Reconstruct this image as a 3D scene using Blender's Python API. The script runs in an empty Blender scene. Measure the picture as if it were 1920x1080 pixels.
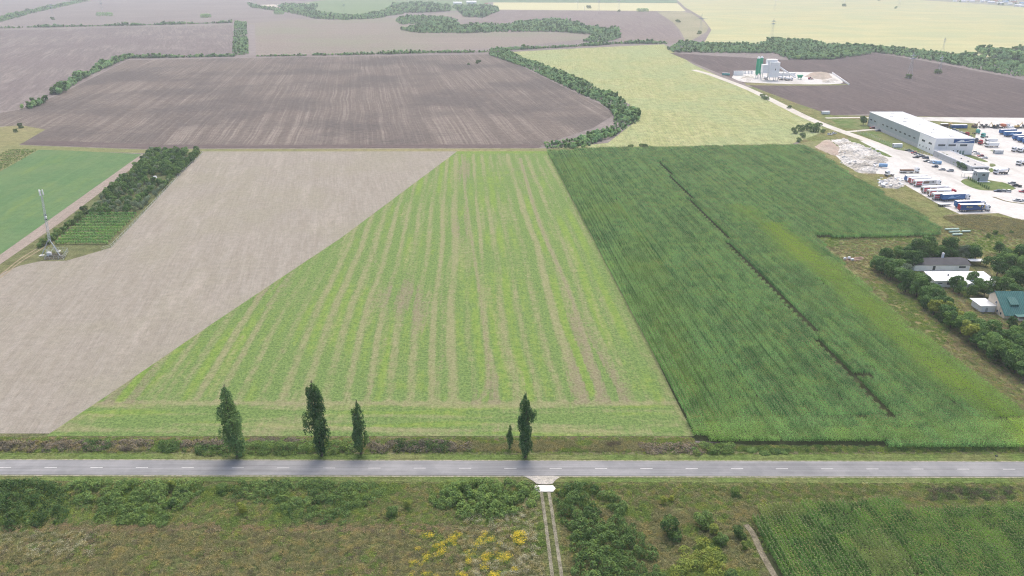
import bpy, bmesh, math, random
import numpy as np
from mathutils import Vector, noise as mnoise, geometry as mgeo
random.seed(7); rng = np.random.default_rng(7)
SC = bpy.context.scene
R = math.radians
PI = math.pi
# ------------------------------------------------------------------ camera, world, sun, exposure
CAM_H = 121.0; FPX = 1400.0; PITCH = R(23.2)
cd = bpy.data.cameras.new('camera'); cam = bpy.data.objects.new('camera', cd)
SC.collection.objects.link(cam); SC.camera = cam
cd.sensor_width = 36; cd.lens = FPX / 1920 * 36; cd.clip_start = 1; cd.clip_end = 20000
cam.location = (0, 0, CAM_H); cam.rotation_euler = (PI / 2 - PITCH, 0, 0)
SUN_EL = R(60); SUN_AZ = R(9)          # azimuth measured from +Y towards +X
w = bpy.data.worlds.new('World'); SC.world = w; w.use_nodes = True
nt = w.node_tree
sky = nt.nodes.new('ShaderNodeTexSky'); sky.sky_type = 'NISHITA'; sky.sun_disc = False
sky.sun_elevation = SUN_EL; sky.sun_rotation = SUN_AZ; sky.dust_density = 6; sky.air_density = 1.0; sky.ozone_density = 1.0
bg = nt.nodes['Background']; bg.inputs[1].default_value = 0.15
nt.links.new(sky.outputs[0], bg.inputs[0])
sl = bpy.data.lights.new('sun', 'SUN'); sun = bpy.data.objects.new('sun', sl); SC.collection.objects.link(sun)
sl.energy = 0.5; sl.angle = R(45); sl.color = (1, 0.97, 0.93)
sd = Vector((math.sin(SUN_AZ) * math.cos(SUN_EL), math.cos(SUN_AZ) * math.cos(SUN_EL), math.sin(SUN_EL)))
sun.rotation_euler = sd.to_track_quat('Z', 'Y').to_euler(); sun.location = (0, 0, 300)
SC.view_settings.view_transform = 'Standard'; SC.view_settings.look = 'None'
SC.view_settings.exposure = 0.88; SC.view_settings.gamma = 1
SC.cycles.volume_bounces = 0; SC.cycles.max_bounces = 6; SC.cycles.diffuse_bounces = 3
SC.cycles.use_denoising = True; SC.cycles.use_adaptive_sampling = False; SC.cycles.denoising_prefilter = 'NONE'; SC.cycles.denoising_input_passes = 'RGB_ALBEDO_NORMAL'; SC.cycles.filter_width = 1.1
# ------------------------------------------------------------------ helpers
SP, CP = math.sin(PITCH), math.cos(PITCH)
def G(px, py, z=0.0):
    """world point at height z seen at photo pixel (px, py)"""
    dx = (px - 960) / FPX; dy = (540 - py) / FPX
    d = (dx, CP + dy * SP, -SP + dy * CP)
    t = (z - CAM_H) / d[2]
    return Vector((d[0] * t, d[1] * t, z))
def toscreen(p):
    yc = p[1]; h = p[2] - CAM_H
    zc = yc * CP - h * SP
    return 960 + FPX * p[0] / zc, 540 - FPX * (yc * SP + h * CP) / zc
def link(o, parent=None):
    SC.collection.objects.link(o)
    if parent is not None: o.parent = parent
    return o
def tag(o, label=None, cat=None, group=None, kind=None):
    if label: o['label'] = label
    if cat: o['category'] = cat
    if group: o['group'] = group
    if kind: o['kind'] = kind
    return o
def empty(name, loc, rz=0.0, sc=None):
    o = bpy.data.objects.new(name, None); link(o); o.location = loc; o.rotation_euler = (0, 0, rz)
    o.empty_display_size = 0.5
    if sc is not None: o.scale = (sc, sc, sc) if not hasattr(sc, '__len__') else sc
    return o
ORD = ('first second third fourth fifth sixth seventh eighth ninth tenth eleventh twelfth thirteenth fourteenth fifteenth '
       'sixteenth seventeenth eighteenth nineteenth twentieth').split()
def ordinal(n):
    if n < 20: return ORD[n]
    tens = ['', '', 'twenty', 'thirty', 'forty', 'fifty', 'sixty', 'seventy', 'eighty', 'ninety'][(n + 1) // 10 % 10]
    if (n + 1) >= 100: return 'hundredth' if n + 1 == 100 else 'hundred and ' + ordinal(n - 100)
    return tens + ('-' + ORD[(n + 1) % 10 - 1] if (n + 1) % 10 else '') if (n + 1) % 10 else tens[:-1] + 'ieth'
class MB:
    def __init__(s): s.v = []; s.f = []; s.m = []; s.cur = 0
    def mat(s, i): s.cur = i; return s
    def poly(s, pts):
        n = len(s.v); s.v += [tuple(p) for p in pts]; s.f.append(tuple(range(n, n + len(pts)))); s.m.append(s.cur)
    def hexa(s, b, t):
        n = len(s.v); s.v += [tuple(p) for p in b] + [tuple(p) for p in t]; k = len(b)
        s.f.append(tuple(range(n + k - 1, n - 1, -1))); s.m.append(s.cur)
        s.f.append(tuple(range(n + k, n + 2 * k))); s.m.append(s.cur)
        for i in range(k):
            j = (i + 1) % k
            s.f.append((n + i, n + j, n + k + j, n + k + i)); s.m.append(s.cur)
        return s
    def box(s, x0, x1, y0, y1, z0, z1, tx=0.0, ty=0.0):
        s.hexa([(x0, y0, z0), (x1, y0, z0), (x1, y1, z0), (x0, y1, z0)],
               [(x0 + tx, y0 + ty, z1), (x1 - tx, y0 + ty, z1), (x1 - tx, y1 - ty, z1), (x0 + tx, y1 - ty, z1)])
        return s
    def tube(s, p0, p1, r0, r1=None, n=8):
        if r1 is None: r1 = r0
        p0 = Vector(p0); p1 = Vector(p1); d = (p1 - p0).normalized()
        a = d.orthogonal().normalized(); b = d.cross(a)
        ring = lambda p, r: [p + (a * math.cos(2 * PI * i / n) + b * math.sin(2 * PI * i / n)) * r for i in range(n)]
        s.hexa(ring(p0, r0), ring(p1, r1)); return s
    def prism_y(s, prof, y0, y1):
        return s.hexa([(x, y0, z) for x, z in prof], [(x, y1, z) for x, z in prof])
    def prism_x(s, prof, x0, x1):
        s.hexa([(x0, y, z) for y, z in prof], [(x1, y, z) for y, z in prof]); return s
    def mesh(s, name, mats):
        me = bpy.data.meshes.new(name); me.from_pydata(s.v, [], s.f); me.update()
        bm = bmesh.new(); bm.from_mesh(me); bmesh.ops.recalc_face_normals(bm, faces=bm.faces); bm.to_mesh(me); bm.free()
        for m in (mats if isinstance(mats, (list, tuple)) else [mats]): me.materials.append(m)
        me.polygons.foreach_set('material_index', s.m)
        return me
    def build(s, name, mats, parent=None, bevel=0):
        o = link(bpy.data.objects.new(name, s.mesh(name, mats)), parent)
        if bevel:
            b = o.modifiers.new('bevel', 'BEVEL'); b.width = bevel; b.segments = 2; b.limit_method = 'ANGLE'
        return o
def quads_mesh(name, V, mats, var=None):
    """V: (n*4, 3) array of quads"""
    n = len(V) // 4
    me = bpy.data.meshes.new(name)
    me.vertices.add(n * 4); me.vertices.foreach_set('co', np.asarray(V, dtype=np.float32).ravel())
    me.loops.add(n * 4); me.loops.foreach_set('vertex_index', np.arange(n * 4, dtype=np.int32))
    me.polygons.add(n); me.polygons.foreach_set('loop_start', np.arange(0, n * 4, 4, dtype=np.int32))
    me.polygons.foreach_set('loop_total', np.full(n, 4, dtype=np.int32))
    if var is not None:
        a = me.attributes.new('v', 'FLOAT', 'FACE'); a.data.foreach_set('value', np.asarray(var, dtype=np.float32))
    me.update(); me.validate()
    for m in (mats if isinstance(mats, (list, tuple)) else [mats]): me.materials.append(m)
    return me
# ------------------------------------------------------------------ node helpers
class NT:
    def __init__(s, name, rough=0.9, spec=0.2):
        s.m = bpy.data.materials.new(name); s.m.use_nodes = True; s.t = s.m.node_tree
        s.b = s.t.nodes['Principled BSDF']; s.out = s.t.nodes['Material Output']
        s.b.inputs['Roughness'].default_value = rough; s.b.inputs['Specular IOR Level'].default_value = spec
        s.geo = s.t.nodes.new('ShaderNodeNewGeometry'); s.P = s.geo.outputs['Position']
    def new(s, t, **kw):
        n = s.t.nodes.new(t)
        for k, v in kw.items(): setattr(n, k, v)
        return n
    def put(s, sock, v):
        if isinstance(v, bpy.types.NodeSocket): s.t.links.new(v, sock)
        elif hasattr(v, '__len__') and len(v) == 3 and sock.type == 'RGBA': sock.default_value = (*v, 1)
        else: sock.default_value = v
    def math(s, op, a, b=0.0, c=None, clamp=False):
        n = s.new('ShaderNodeMath', operation=op, use_clamp=clamp); s.put(n.inputs[0], a); s.put(n.inputs[1], b)
        if c is not None: s.put(n.inputs[2], c)
        return n.outputs[0]
    def dot(s, vec, axis):
        n = s.new('ShaderNodeVectorMath', operation='DOT_PRODUCT'); s.put(n.inputs[0], vec); n.inputs[1].default_value = (*axis[:2], 0)
        return n.outputs['Value']
    def xyz(s, x, y, z=0.0):
        n = s.new('ShaderNodeCombineXYZ'); s.put(n.inputs[0], x); s.put(n.inputs[1], y); s.put(n.inputs[2], z); return n.outputs[0]
    def noise(s, vec=None, scale=1.0, detail=3.0, rough=0.55, dist=0.0):
        n = s.new('ShaderNodeTexNoise'); s.put(n.inputs['Vector'], s.P if vec is None else vec)
        n.inputs['Scale'].default_value = scale; n.inputs['Detail'].default_value = detail
        n.inputs['Roughness'].default_value = rough; n.inputs['Distortion'].default_value = dist
        return n.outputs['Fac']
    def voro(s, vec=None, scale=1.0, feature='F1'):
        n = s.new('ShaderNodeTexVoronoi', feature=feature); s.put(n.inputs['Vector'], s.P if vec is None else vec)
        n.inputs['Scale'].default_value = scale; return n.outputs['Distance']
    def rng(s, v, a, b, c=0.0, d=1.0, smooth=True):
        n = s.new('ShaderNodeMapRange'); n.interpolation_type = 'SMOOTHSTEP' if smooth else 'LINEAR'
        s.put(n.inputs['Value'], v)
        for k, x in zip(('From Min', 'From Max', 'To Min', 'To Max'), (a, b, c, d)): n.inputs[k].default_value = x
        return n.outputs['Result']
    def mix(s, f, a, b):
        n = s.new('ShaderNodeMix', data_type='RGBA'); s.put(n.inputs[0], f); s.put(n.inputs[6], a); s.put(n.inputs[7], b); return n.outputs[2]
    def mul(s, col, f):
        n = s.new('ShaderNodeVectorMath', operation='SCALE'); s.put(n.inputs[0], col); s.put(n.inputs['Scale'], f); return n.outputs[0]
    def attr(s, name, kind='GEOMETRY'):
        n = s.new('ShaderNodeAttribute', attribute_name=name, attribute_type=kind); return n.outputs['Fac']
    def bump(s, h, dist=0.3, strength=1.0):
        n = s.new('ShaderNodeBump'); s.put(n.inputs['Height'], h); n.inputs['Distance'].default_value = dist
        n.inputs['Strength'].default_value = strength; s.t.links.new(n.outputs[0], s.b.inputs['Normal'])
    def col(s, c): s.put(s.b.inputs['Base Color'], c); return s
def paint(name, col, rough=0.5, metallic=0.0, dirt=0.12, spec=0.4, scale=0.6):
    n = NT(name, rough, spec); n.b.inputs['Metallic'].default_value = metallic
    f = n.noise(None, scale, 4, 0.6); g = n.noise(None, scale * 6, 3, 0.6)
    c = n.mul(col, n.math('ADD', n.rng(f, 0.3, 0.7, 1 - dirt, 1 + dirt * 0.4), n.rng(g, 0.3, 0.7, -dirt * 0.4, dirt * 0.4)))
    n.col(c); return n.m
def leaf_mat(name, dark, light, trans=0.22, hue=None, big=0.05, rough=0.65, rows=None):
    n = NT(name, rough, 0.06)
    v = n.attr('v'); oi = n.new('ShaderNodeObjectInfo').outputs['Random']
    f = n.math('ADD', n.math('MULTIPLY', v, 0.55), n.math('MULTIPLY', oi, 0.3))
    f = n.math('ADD', f, n.math('MULTIPLY', n.noise(None, big, 3), 0.3))
    if rows:   # planting rows differ in vigour: streaks along the row direction
        u = n.dot(n.P, (rows.y, -rows.x)); v_ = n.dot(n.P, (rows.x, rows.y))
        s1 = n.noise(n.xyz(n.math('MULTIPLY', u, 1.1), n.math('MULTIPLY', v_, 0.012)), 1, 2, 0.6); s2 = n.noise(n.xyz(n.math('MULTIPLY', u, 0.16), n.math('MULTIPLY', v_, 0.012)), 1, 3, 0.6)
        f = n.math('ADD', f, n.math('ADD', n.rng(s1, 0.3, 0.7, -0.24, 0.24), n.rng(s2, 0.3, 0.7, -0.04, 0.04)))
    c = n.mix(n.rng(f, 0.2, 0.95), dark, light)
    yl = tuple(min(1, a * b) for a, b in zip(light, (1.25, 1.05, 0.6)))
    c = n.mix(n.rng(n.math('ADD', n.noise(None, big * 4, 3), n.math('MULTIPLY', oi, 0.15)), 0.5, 0.8, 0, 0.12 if rows else 0.45), c, yl)
    if hue: c = n.mix(n.attr('hue', 'INSTANCER'), c, hue)
    n.col(c)
    if trans:
        t = n.new('ShaderNodeBsdfTranslucent'); n.put(t.inputs[0], n.mul(c, 1.3))
        mx = n.new('ShaderNodeMixShader'); mx.inputs[0].default_value = trans
        n.t.links.new(n.b.outputs[0], mx.inputs[1]); n.t.links.new(t.outputs[0], mx.inputs[2]); n.t.links.new(mx.outputs[0], n.out.inputs[0])
    return n.m
def unit(a, b):
    d = (b - a); d.z = 0; return d.normalized()
def field_mat(name, base, streak, along, per=3.0, stretch=30.0, amt=(0.4, 0.75), patch=None, patch_scale=0.006, fine=1.2,
              fine_amt=0.14, speck=None, warp=0.0, third=None, bump=0.25, vor=None, ga=0.78):
    """soil or crop cover: streaks along a tillage direction, broad patches, fine grain"""
    n = NT(name, 1.0, 0.0)
    al = (along.x, along.y); pe = (along.y, -along.x)
    u = n.dot(n.P, pe); v = n.dot(n.P, al)
    if warp: u = n.math('ADD', u, n.math('MULTIPLY', n.noise(n.xyz(n.math('MULTIPLY', u, 0.01), n.math('MULTIPLY', v, 0.012)), 1, 2), warp))
    s1 = n.noise(n.xyz(n.math('DIVIDE', u, per), n.math('DIVIDE', v, per * stretch)), 1.0, 4, 0.65)
    s2 = n.noise(n.xyz(n.math('DIVIDE', u, per * 4), n.math('DIVIDE', v, per * stretch * 2)), 1.0, 2, 0.5)
    big = n.noise(None, patch_scale, 4, 0.6)
    f = n.math('ADD', n.math('MULTIPLY', s1, 0.65), n.math('MULTIPLY', s2, 0.35))
    c = n.mix(n.rng(f, *amt), base, streak)
    if patch: c = n.mix(n.rng(big, 0.42, 0.62), c, n.mix(0.35, patch, c))
    if third:
        t = n.noise(n.xyz(n.math('DIVIDE', u, per * 7), n.math('DIVIDE', v, per * 40), 3.3), 1.0, 4, 0.7)
        c = n.mix(n.rng(t, 0.5, 0.75, 0, 0.8), c, third)
    fn = n.noise(None, fine, 5, 0.75); f2 = n.noise(None, fine * 0.2, 3, 0.6)
    k = n.math('ADD', n.rng(fn, 0.25, 0.75, 1 - fine_amt * 2, 1 + fine_amt * 2), n.rng(f2, 0.3, 0.7, -fine_amt, fine_amt))
    if vor:
        vd = n.voro(None, vor[0]); c = n.mix(n.rng(vd, vor[1], vor[2], 0, vor[4] if len(vor) > 4 else 0.8), c, vor[3])
    if speck:
        sp = n.noise(n.xyz(n.math('MULTIPLY', u, 0.5), n.math('MULTIPLY', v, 0.16), 9.0), 1.0, 3, 0.8); c = n.mix(n.rng(sp, speck[0], speck[1]), c, speck[2])
    n.col(n.mul(c, n.math('MULTIPLY', k, ga))); n.bump(n.math('ADD', fn, n.math('MULTIPLY', s1, 2.0)), bump)
    return n.m
def tri_poly(pts):
    return mgeo.tessellate_polygon([[Vector((p[0], p[1], 0)) for p in pts]])
def sheet(name, pts, m, z=0.05, px=True, kind='structure', label=None, cat=None):
    P = [G(*p) for p in pts] if px else [Vector((*p[:2], 0)) for p in pts]
    P = [Vector((p.x, p.y, z)) for p in P]
    me = bpy.data.meshes.new(name); T = []
    for t in tri_poly(P):
        a, b, c = (P[i] for i in t)
        if (b - a).cross(c - a).z < 0: t = (t[0], t[2], t[1])
        T.append(tuple(t))
    me.from_pydata([tuple(p) for p in P], [], T); me.update()
    me.materials.append(m)
    o = link(bpy.data.objects.new(name, me)); tag(o, label, cat, None, kind); return o
def ribbon(pts, widths, px=True):
    """left and right outline of a strip following pts; returns polygon"""
    P = [G(*p) for p in pts] if px else [Vector((*p[:2], 0)) for p in pts]
    if not hasattr(widths, '__len__'): widths = [widths] * len(P)
    L, Rr = [], []
    for i, p in enumerate(P):
        d = unit(P[max(0, i - 1)], P[min(len(P) - 1, i + 1)]); n = Vector((-d.y, d.x, 0)) * widths[i] / 2
        L.append(p + n); Rr.append(p - n)
    return L + Rr[::-1]
def smooth(pts, k=3):
    for _ in range(k):
        q = [pts[0]]
        for a, b in zip(pts[:-1], pts[1:]):
            q += [tuple(0.75 * x + 0.25 * y for x, y in zip(a, b)), tuple(0.25 * x + 0.75 * y for x, y in zip(a, b))]
        pts = q + [pts[-1]]
    return pts
def inside(x, y, poly):
    """vectorised even-odd test"""
    x = np.asarray(x); y = np.asarray(y); r = np.zeros(x.shape, bool); n = len(poly)
    for i in range(n):
        x1, y1 = poly[i][0], poly[i][1]; x2, y2 = poly[(i + 1) % n][0], poly[(i + 1) % n][1]
        if y1 == y2: continue
        c = ((y1 > y) != (y2 > y)) & (x < (x2 - x1) * (y - y1) / (y2 - y1) + x1); r ^= c
    return r
def seg_dist(x, y, line):
    d = np.full(np.shape(x), 1e9)
    for a, b in zip(line[:-1], line[1:]):
        ax, ay, bx, by = a[0], a[1], b[0], b[1]; L = (bx - ax) ** 2 + (by - ay) ** 2 + 1e-9
        t = np.clip(((x - ax) * (bx - ax) + (y - ay) * (by - ay)) / L, 0, 1)
        d = np.minimum(d, np.hypot(x - ax - t * (bx - ax), y - ay - t * (by - ay)))
    return d
def vnoise(x, y, s, seed=0.0):
    return np.array([mnoise.noise(Vector((a * s, b * s, seed))) for a, b in zip(x, y)])
def scatter(name, P, idx, rz, sc, protos, label, cat, hue=None):
    me = bpy.data.meshes.new(name); P = np.asarray(P, dtype=np.float32); n = len(P)
    me.vertices.add(n); me.vertices.foreach_set('co', P.ravel())
    for nm, ty, dat in (('idx', 'INT', idx), ('rz', 'FLOAT', rz), ('sc', 'FLOAT', sc), ('hue', 'FLOAT', hue if hue is not None else np.zeros(n))):
        a = me.attributes.new(nm, ty, 'POINT'); a.data.foreach_set('value', np.asarray(dat, dtype=np.int32 if ty == 'INT' else np.float32))
    o = link(bpy.data.objects.new(name, me)); tag(o, label, cat, None, 'stuff')
    key = 'protos_' + '_'.join(p.name for p in protos)
    col = bpy.data.collections.get(key[:60])
    if not col:
        col = bpy.data.collections.new(key[:60])
        for p in protos: col.objects.link(p)
    gname = 'scatter_' + key[:50]; ng = bpy.data.node_groups.get(gname)
    if not ng:
        ng = bpy.data.node_groups.new(gname, 'GeometryNodeTree')
        ng.interface.new_socket('Geometry', in_out='INPUT', socket_type='NodeSocketGeometry')
        ng.interface.new_socket('Geometry', in_out='OUTPUT', socket_type='NodeSocketGeometry')
        N = ng.nodes; L = ng.links
        gi = N.new('NodeGroupInput'); go = N.new('NodeGroupOutput'); ip = N.new('GeometryNodeInstanceOnPoints'); ci = N.new('GeometryNodeCollectionInfo')
        m2p = N.new('GeometryNodeMeshToPoints')
        ci.inputs[0].default_value = col; ci.inputs[1].default_value = True; ci.inputs[2].default_value = True
        def na(nm, ty):
            a = N.new('GeometryNodeInputNamedAttribute'); a.data_type = ty; a.inputs[0].default_value = nm; return a.outputs[0]
        L.new(gi.outputs[0], m2p.inputs[0]); L.new(m2p.outputs[0], ip.inputs['Points']); L.new(ci.outputs[0], ip.inputs['Instance'])
        ip.inputs['Pick Instance'].default_value = True; L.new(na('idx', 'INT'), ip.inputs['Instance Index'])
        cx = N.new('ShaderNodeCombineXYZ'); L.new(na('rz', 'FLOAT'), cx.inputs[2])
        er = N.new('FunctionNodeEulerToRotation'); L.new(cx.outputs[0], er.inputs[0]); L.new(er.outputs[0], ip.inputs['Rotation'])
        L.new(na('sc', 'FLOAT'), ip.inputs['Scale']); L.new(ip.outputs[0], go.inputs[0])
    md = o.modifiers.new('scatter', 'NODES'); md.node_group = ng
    return o
def proto(name, me): return bpy.data.objects.new(name, me)
# ------------------------------------------------------------------ foliage meshes
def cards(C, N, size, aspect=1.0, roll=None):
    """quads centred on C with normals N"""
    n = len(C); N = N / (np.linalg.norm(N, axis=1, keepdims=True) + 1e-9)
    a = rng.normal(size=(n, 3)); a -= (a * N).sum(1, keepdims=True) * N; a /= np.linalg.norm(a, axis=1, keepdims=True) + 1e-9
    b = np.cross(N, a); s = (np.asarray(size) * rng.uniform(0.6, 1.4, n))[:, None] / 2
    V = np.stack([C - a * s, C - b * s * aspect, C + a * s, C + b * s * aspect], axis=1)
    return V.reshape(-1, 3)
def crown(blobs, n, size, up=0.3, shell=(0.72, 1.06), jit=0.7):
    B = np.array(blobs, dtype=float); vol = (B[:, 3] * B[:, 4] * B[:, 5]) ** (2 / 3); k = rng.choice(len(B), n, p=vol / vol.sum())
    d = rng.normal(size=(n, 3)); d /= np.linalg.norm(d, axis=1, keepdims=True)
    d[:, 2] = np.where((d[:, 2] < -0.4) & (rng.random(n) < 0.6), -d[:, 2], d[:, 2])
    r = rng.uniform(shell[0], shell[1], n)[:, None]
    C = B[k, :3] + d * B[k, 3:6] * r
    N = d / B[k, 3:6] * B[k, 3:6].mean(1, keepdims=True) + np.array([0, 0, up]) + rng.normal(size=(n, 3)) * jit
    # cards buried deep in a neighbouring blob are wasted
    keep = np.ones(n, bool)
    for j in range(len(B)):
        q = (((C - B[j, :3]) / B[j, 3:6]) ** 2).sum(1); keep &= ~((q < 0.45) & (k != j))
    blobv = rng.random(len(B))[k] * 0.5 + rng.random(n) * 0.5
    return cards(C[keep], N[keep], size), blobv[keep]
def tree_blobs(h, r, n, base=0.35, flat=0.8, br=0.5):
    out = []
    for i in range(n):
        z = rng.uniform(base, 1.0); a = rng.uniform(0, 2 * PI)
        rr = r * math.sqrt(max(0.02, 1 - ((z - (base + 0.25)) / (1.02 - base - 0.1)) ** 2 * 0.9)) * rng.uniform(0.35, 0.75)
        s = r * br * rng.uniform(0.7, 1.25)
        out.append((rr * math.cos(a), rr * math.sin(a), min(z * h, h - s * flat * 0.9), s, s, s * flat))
    out.append((0, 0, h * (base + 1) / 2 * 0.95, r * 0.6, r * 0.6, h * (1 - base) / 2 * 0.85))
    return out
def trunk_mb(h, r, limbs=4, top=0.7, lean=0.0):
    mb = MB(); p = Vector((0, 0, 0)); k = 4
    for i in range(k):
        q = Vector((lean * (i + 1) / k * h * top + rng.uniform(-.02, .02) * h, rng.uniform(-.02, .02) * h, h * top * (i + 1) / k))
        mb.tube(p, q, r * (1 - i * 0.2), r * (1 - (i + 1) * 0.2), 6)
        if i >= 1:
            for j in range(limbs // 2):
                a = rng.uniform(0, 2 * PI); mb.tube(q, q + Vector((math.cos(a), math.sin(a), 0.8)) * h * 0.2, r * 0.4, r * 0.1, 5)
        p = q
    return mb
# ------------------------------------------------------------------ ground and fields
soil = (0.185, 0.158, 0.138); soil_l = (0.30, 0.262, 0.225)
X = Vector((1, 0, 0)); Y = Vector((0, 1, 0))
dirF1 = unit(G(366, 266), G(466, 126))
m_ground = field_mat('far_soil', (0.25, 0.22, 0.205), (0.315, 0.28, 0.255), X, 14, 25, (0.35, 0.7), patch=(0.24, 0.21, 0.2), bump=0.2)
sheet('ground', [(-7000, -300), (7000, -300), (7000, 9000), (-7000, 9000)], m_ground, 0.0, px=False)
m_f1 = field_mat('ploughed_soil', soil, soil_l, unit(G(640, 270), G(652, 120)), 1.7, 110, (0.43, 0.68), patch=(0.125, 0.112, 0.106), patch_scale=0.009, warp=6,
                 speck=(0.66, 0.82, (0.42, 0.35, 0.29)))
sheet('ploughed_field', [(35, 206), (110, 178), (240, 113), (450, 109), (915, 102), (985, 128), (1060, 165), (1125, 195), (1152, 215), (1112, 240),
      (1015, 272), (1010, 277), (375, 278), (270, 279), (35, 271), (85, 243), (0, 236), (-500, 230), (-500, 210), (0, 212)], m_f1, 0.05)
m_f1b = field_mat('damp_soil', (0.150, 0.122, 0.115), (0.205, 0.17, 0.155), X, 3, 18, (0.4, 0.7), fine_amt=0.1)
sheet('field_headland', [(35, 270.8), (60, 263), (300, 271.5), (1000, 271), (1016, 274), (1010, 277.3), (375, 278.3), (270, 279.3)], m_f1b, 0.10)
m_f2 = field_mat('ploughed_soil_west', (0.205, 0.178, 0.168), (0.31, 0.272, 0.248), unit(G(250 / 3, 110), G(480 / 3, 60)), 4.5, 16, (0.4, 0.68), patch=(0.2, 0.17, 0.165), warp=8)
sheet('ploughed_field', [(-600, 62), (0, 57), (436, 47), (438, 106), (240, 111), (108, 176), (30, 207), (-500, 212), (-900, 150)], m_f2, 0.05)
m_f3 = field_mat('soil_with_regrowth', (0.27, 0.235, 0.205), (0.32, 0.28, 0.235), X, 9, 30, (0.35, 0.7), patch=(0.26, 0.27, 0.19), patch_scale=0.004)
sheet('tilled_field', [(462, 44), (560, 36), (640, 38), (760, 32), (880, 20), (905, 26), (890, 36), (830, 38), (1000, 60), (1100, 62), (1110, 72), (1000, 84), (800, 98), (470, 104)], m_f3, 0.05)
m_lane = paint('bare_lane_soil', (0.19, 0.16, 0.15), 0.95, dirt=0.2, scale=0.05)
sheet('field_edge', [(463, 46), (478, 46), (480, 104), (461, 104)], m_lane, 0.1)
m_gf = field_mat('pale_green_crop', (0.19, 0.27, 0.14), (0.25, 0.32, 0.17), X, 8, 20, bump=0.1)
sheet('crop_field', [(545, 9), (600, 1), (690, -6), (900, -8), (915, 0), (915, 14), (900, 20), (745, 20), (720, 33), (640, 38), (600, 26), (550, 16)], m_gf, 0.06)
m_sand = paint('pale_bare_earth', (0.5, 0.44, 0.36), 0.95, dirt=0.15, scale=0.05)
sheet('bare_patch', smooth([(487, 9), (520, 8), (550, 8), (590, 4), (560, 11), (530, 15), (500, 13)], 2), m_sand, 0.09)
m_f6 = field_mat('ploughed_soil_north', (0.23, 0.19, 0.18), (0.30, 0.255, 0.235), unit(G(1000, 55), G(1020, 22)), 7, 14, (0.38, 0.7), patch=(0.26, 0.22, 0.19))
sheet('ploughed_field', [(895, 19), (1230, 21), (1262, 45), (1286, 80), (1165, 82), (1150, 62), (1080, 55), (960, 62), (840, 50), (905, 36)], m_f6, 0.06)
m_py = field_mat('pale_ripe_crop', (0.60, 0.58, 0.33), (0.68, 0.64, 0.39), X, 10, 25, bump=0.05, fine_amt=0.06)
sheet('crop_field', [(925, 4.5), (1270, 6), (1286, 21), (925, 18)], m_py, 0.09)
m_gs = field_mat('green_strip', (0.16, 0.25, 0.14), (0.2, 0.29, 0.16), X, 10, 25, bump=0.05)
sheet('crop_field', [(915, -3), (1270, -3), (1270, 5.5), (915, 4)], m_gs, 0.09)
m_tri = field_mat('dry_pasture', (0.36, 0.34, 0.22), (0.42, 0.38, 0.25), X, 10, 5, patch=(0.30, 0.30, 0.18))
sheet('pasture', smooth([(1232, 22), (1290, 21), (1318, 38), (1332, 56), (1300, 74), (1286, 81), (1278, 60), (1262, 42)], 1), m_tri, 0.08)
m_yf = field_mat('yellow_ripe_crop', (0.48, 0.475, 0.25), (0.60, 0.565, 0.31), X, 12, 14, (0.35, 0.65), patch=(0.42, 0.47, 0.27), patch_scale=0.008, fine_amt=0.08, bump=0.15,
                 third=(0.44, 0.44, 0.25))
sheet('crop_field', [(1268, -2), (1640, -5), (1790, 4), (1960, 16), (2300, 22), (2400, 130), (1920, 112), (1750, 100), (1550, 90), (1318, 84), (1334, 56), (1316, 32), (1285, 14)], m_yf, 0.06)
m_town = field_mat('village_ground', (0.33, 0.33, 0.27), (0.42, 0.39, 0.34), X, 12, 4, patch=(0.22, 0.26, 0.18))
sheet('village_ground', [(1640, -8), (2500, -8), (2400, 22), (1960, 17), (1790, 4)], m_town, 0.09)
dirR = unit(G(1430, 190), G(1400, 165))
m_f10 = field_mat('dark_ploughed_soil', (0.135, 0.112, 0.108), (0.225, 0.185, 0.17), unit(G(1800, 200), G(1640, 150)), 4.0, 14, (0.42, 0.75), patch=(0.16, 0.132, 0.122), patch_scale=0.01)
sheet('ploughed_field', [(1255, 99), (1330, 104), (1480, 113), (1620, 97), (1720, 112), (1920, 150), (2300, 210), (2300, 236), (1920, 222), (1756, 219), (1640, 213), (1560, 216),
      (1500, 196), (1420, 166), (1330, 130)], m_f10, 0.06)
m_f11 = field_mat('yellow_green_crop', (0.36, 0.395, 0.175), (0.48, 0.48, 0.245), unit(G(1400, 265), G(1230, 100)), 1.7, 22, (0.36, 0.64), patch=(0.36, 0.43, 0.22), patch_scale=0.012, fine=0.7,
                  fine_amt=0.14, third=(0.33, 0.39, 0.19), speck=(0.56, 0.70, (0.19, 0.28, 0.12)), bump=0.6, warp=10)
sheet('crop_field', [(950, 98), (1100, 90), (1245, 83), (1262, 97), (1300, 121), (1385, 160), (1460, 195), (1540, 236), (1545, 247), (1500, 264), (1485, 270), (1100, 279), (1030, 279),
      (1140, 268), (1195, 225), (1180, 195), (1080, 150), (1000, 120)], m_f11, 0.05)
m_verge = field_mat('dry_grass_verge', (0.26, 0.25, 0.12), (0.36, 0.33, 0.18), X, 3, 8, patch=(0.20, 0.24, 0.10), fine_amt=0.15)
sheet('grass_verge', [(0, 238), (40, 235), (85, 243), (36, 272), (270, 280.5), (375, 279.3), (1010, 278.4), (1110, 278.5), (1490, 270), (1545, 262), (1540, 274), (1520, 283),
      (1030, 285), (380, 284), (270, 287), (70, 283), (0, 322), (-300, 380), (-300, 240)], m_verge, 0.055)
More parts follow.
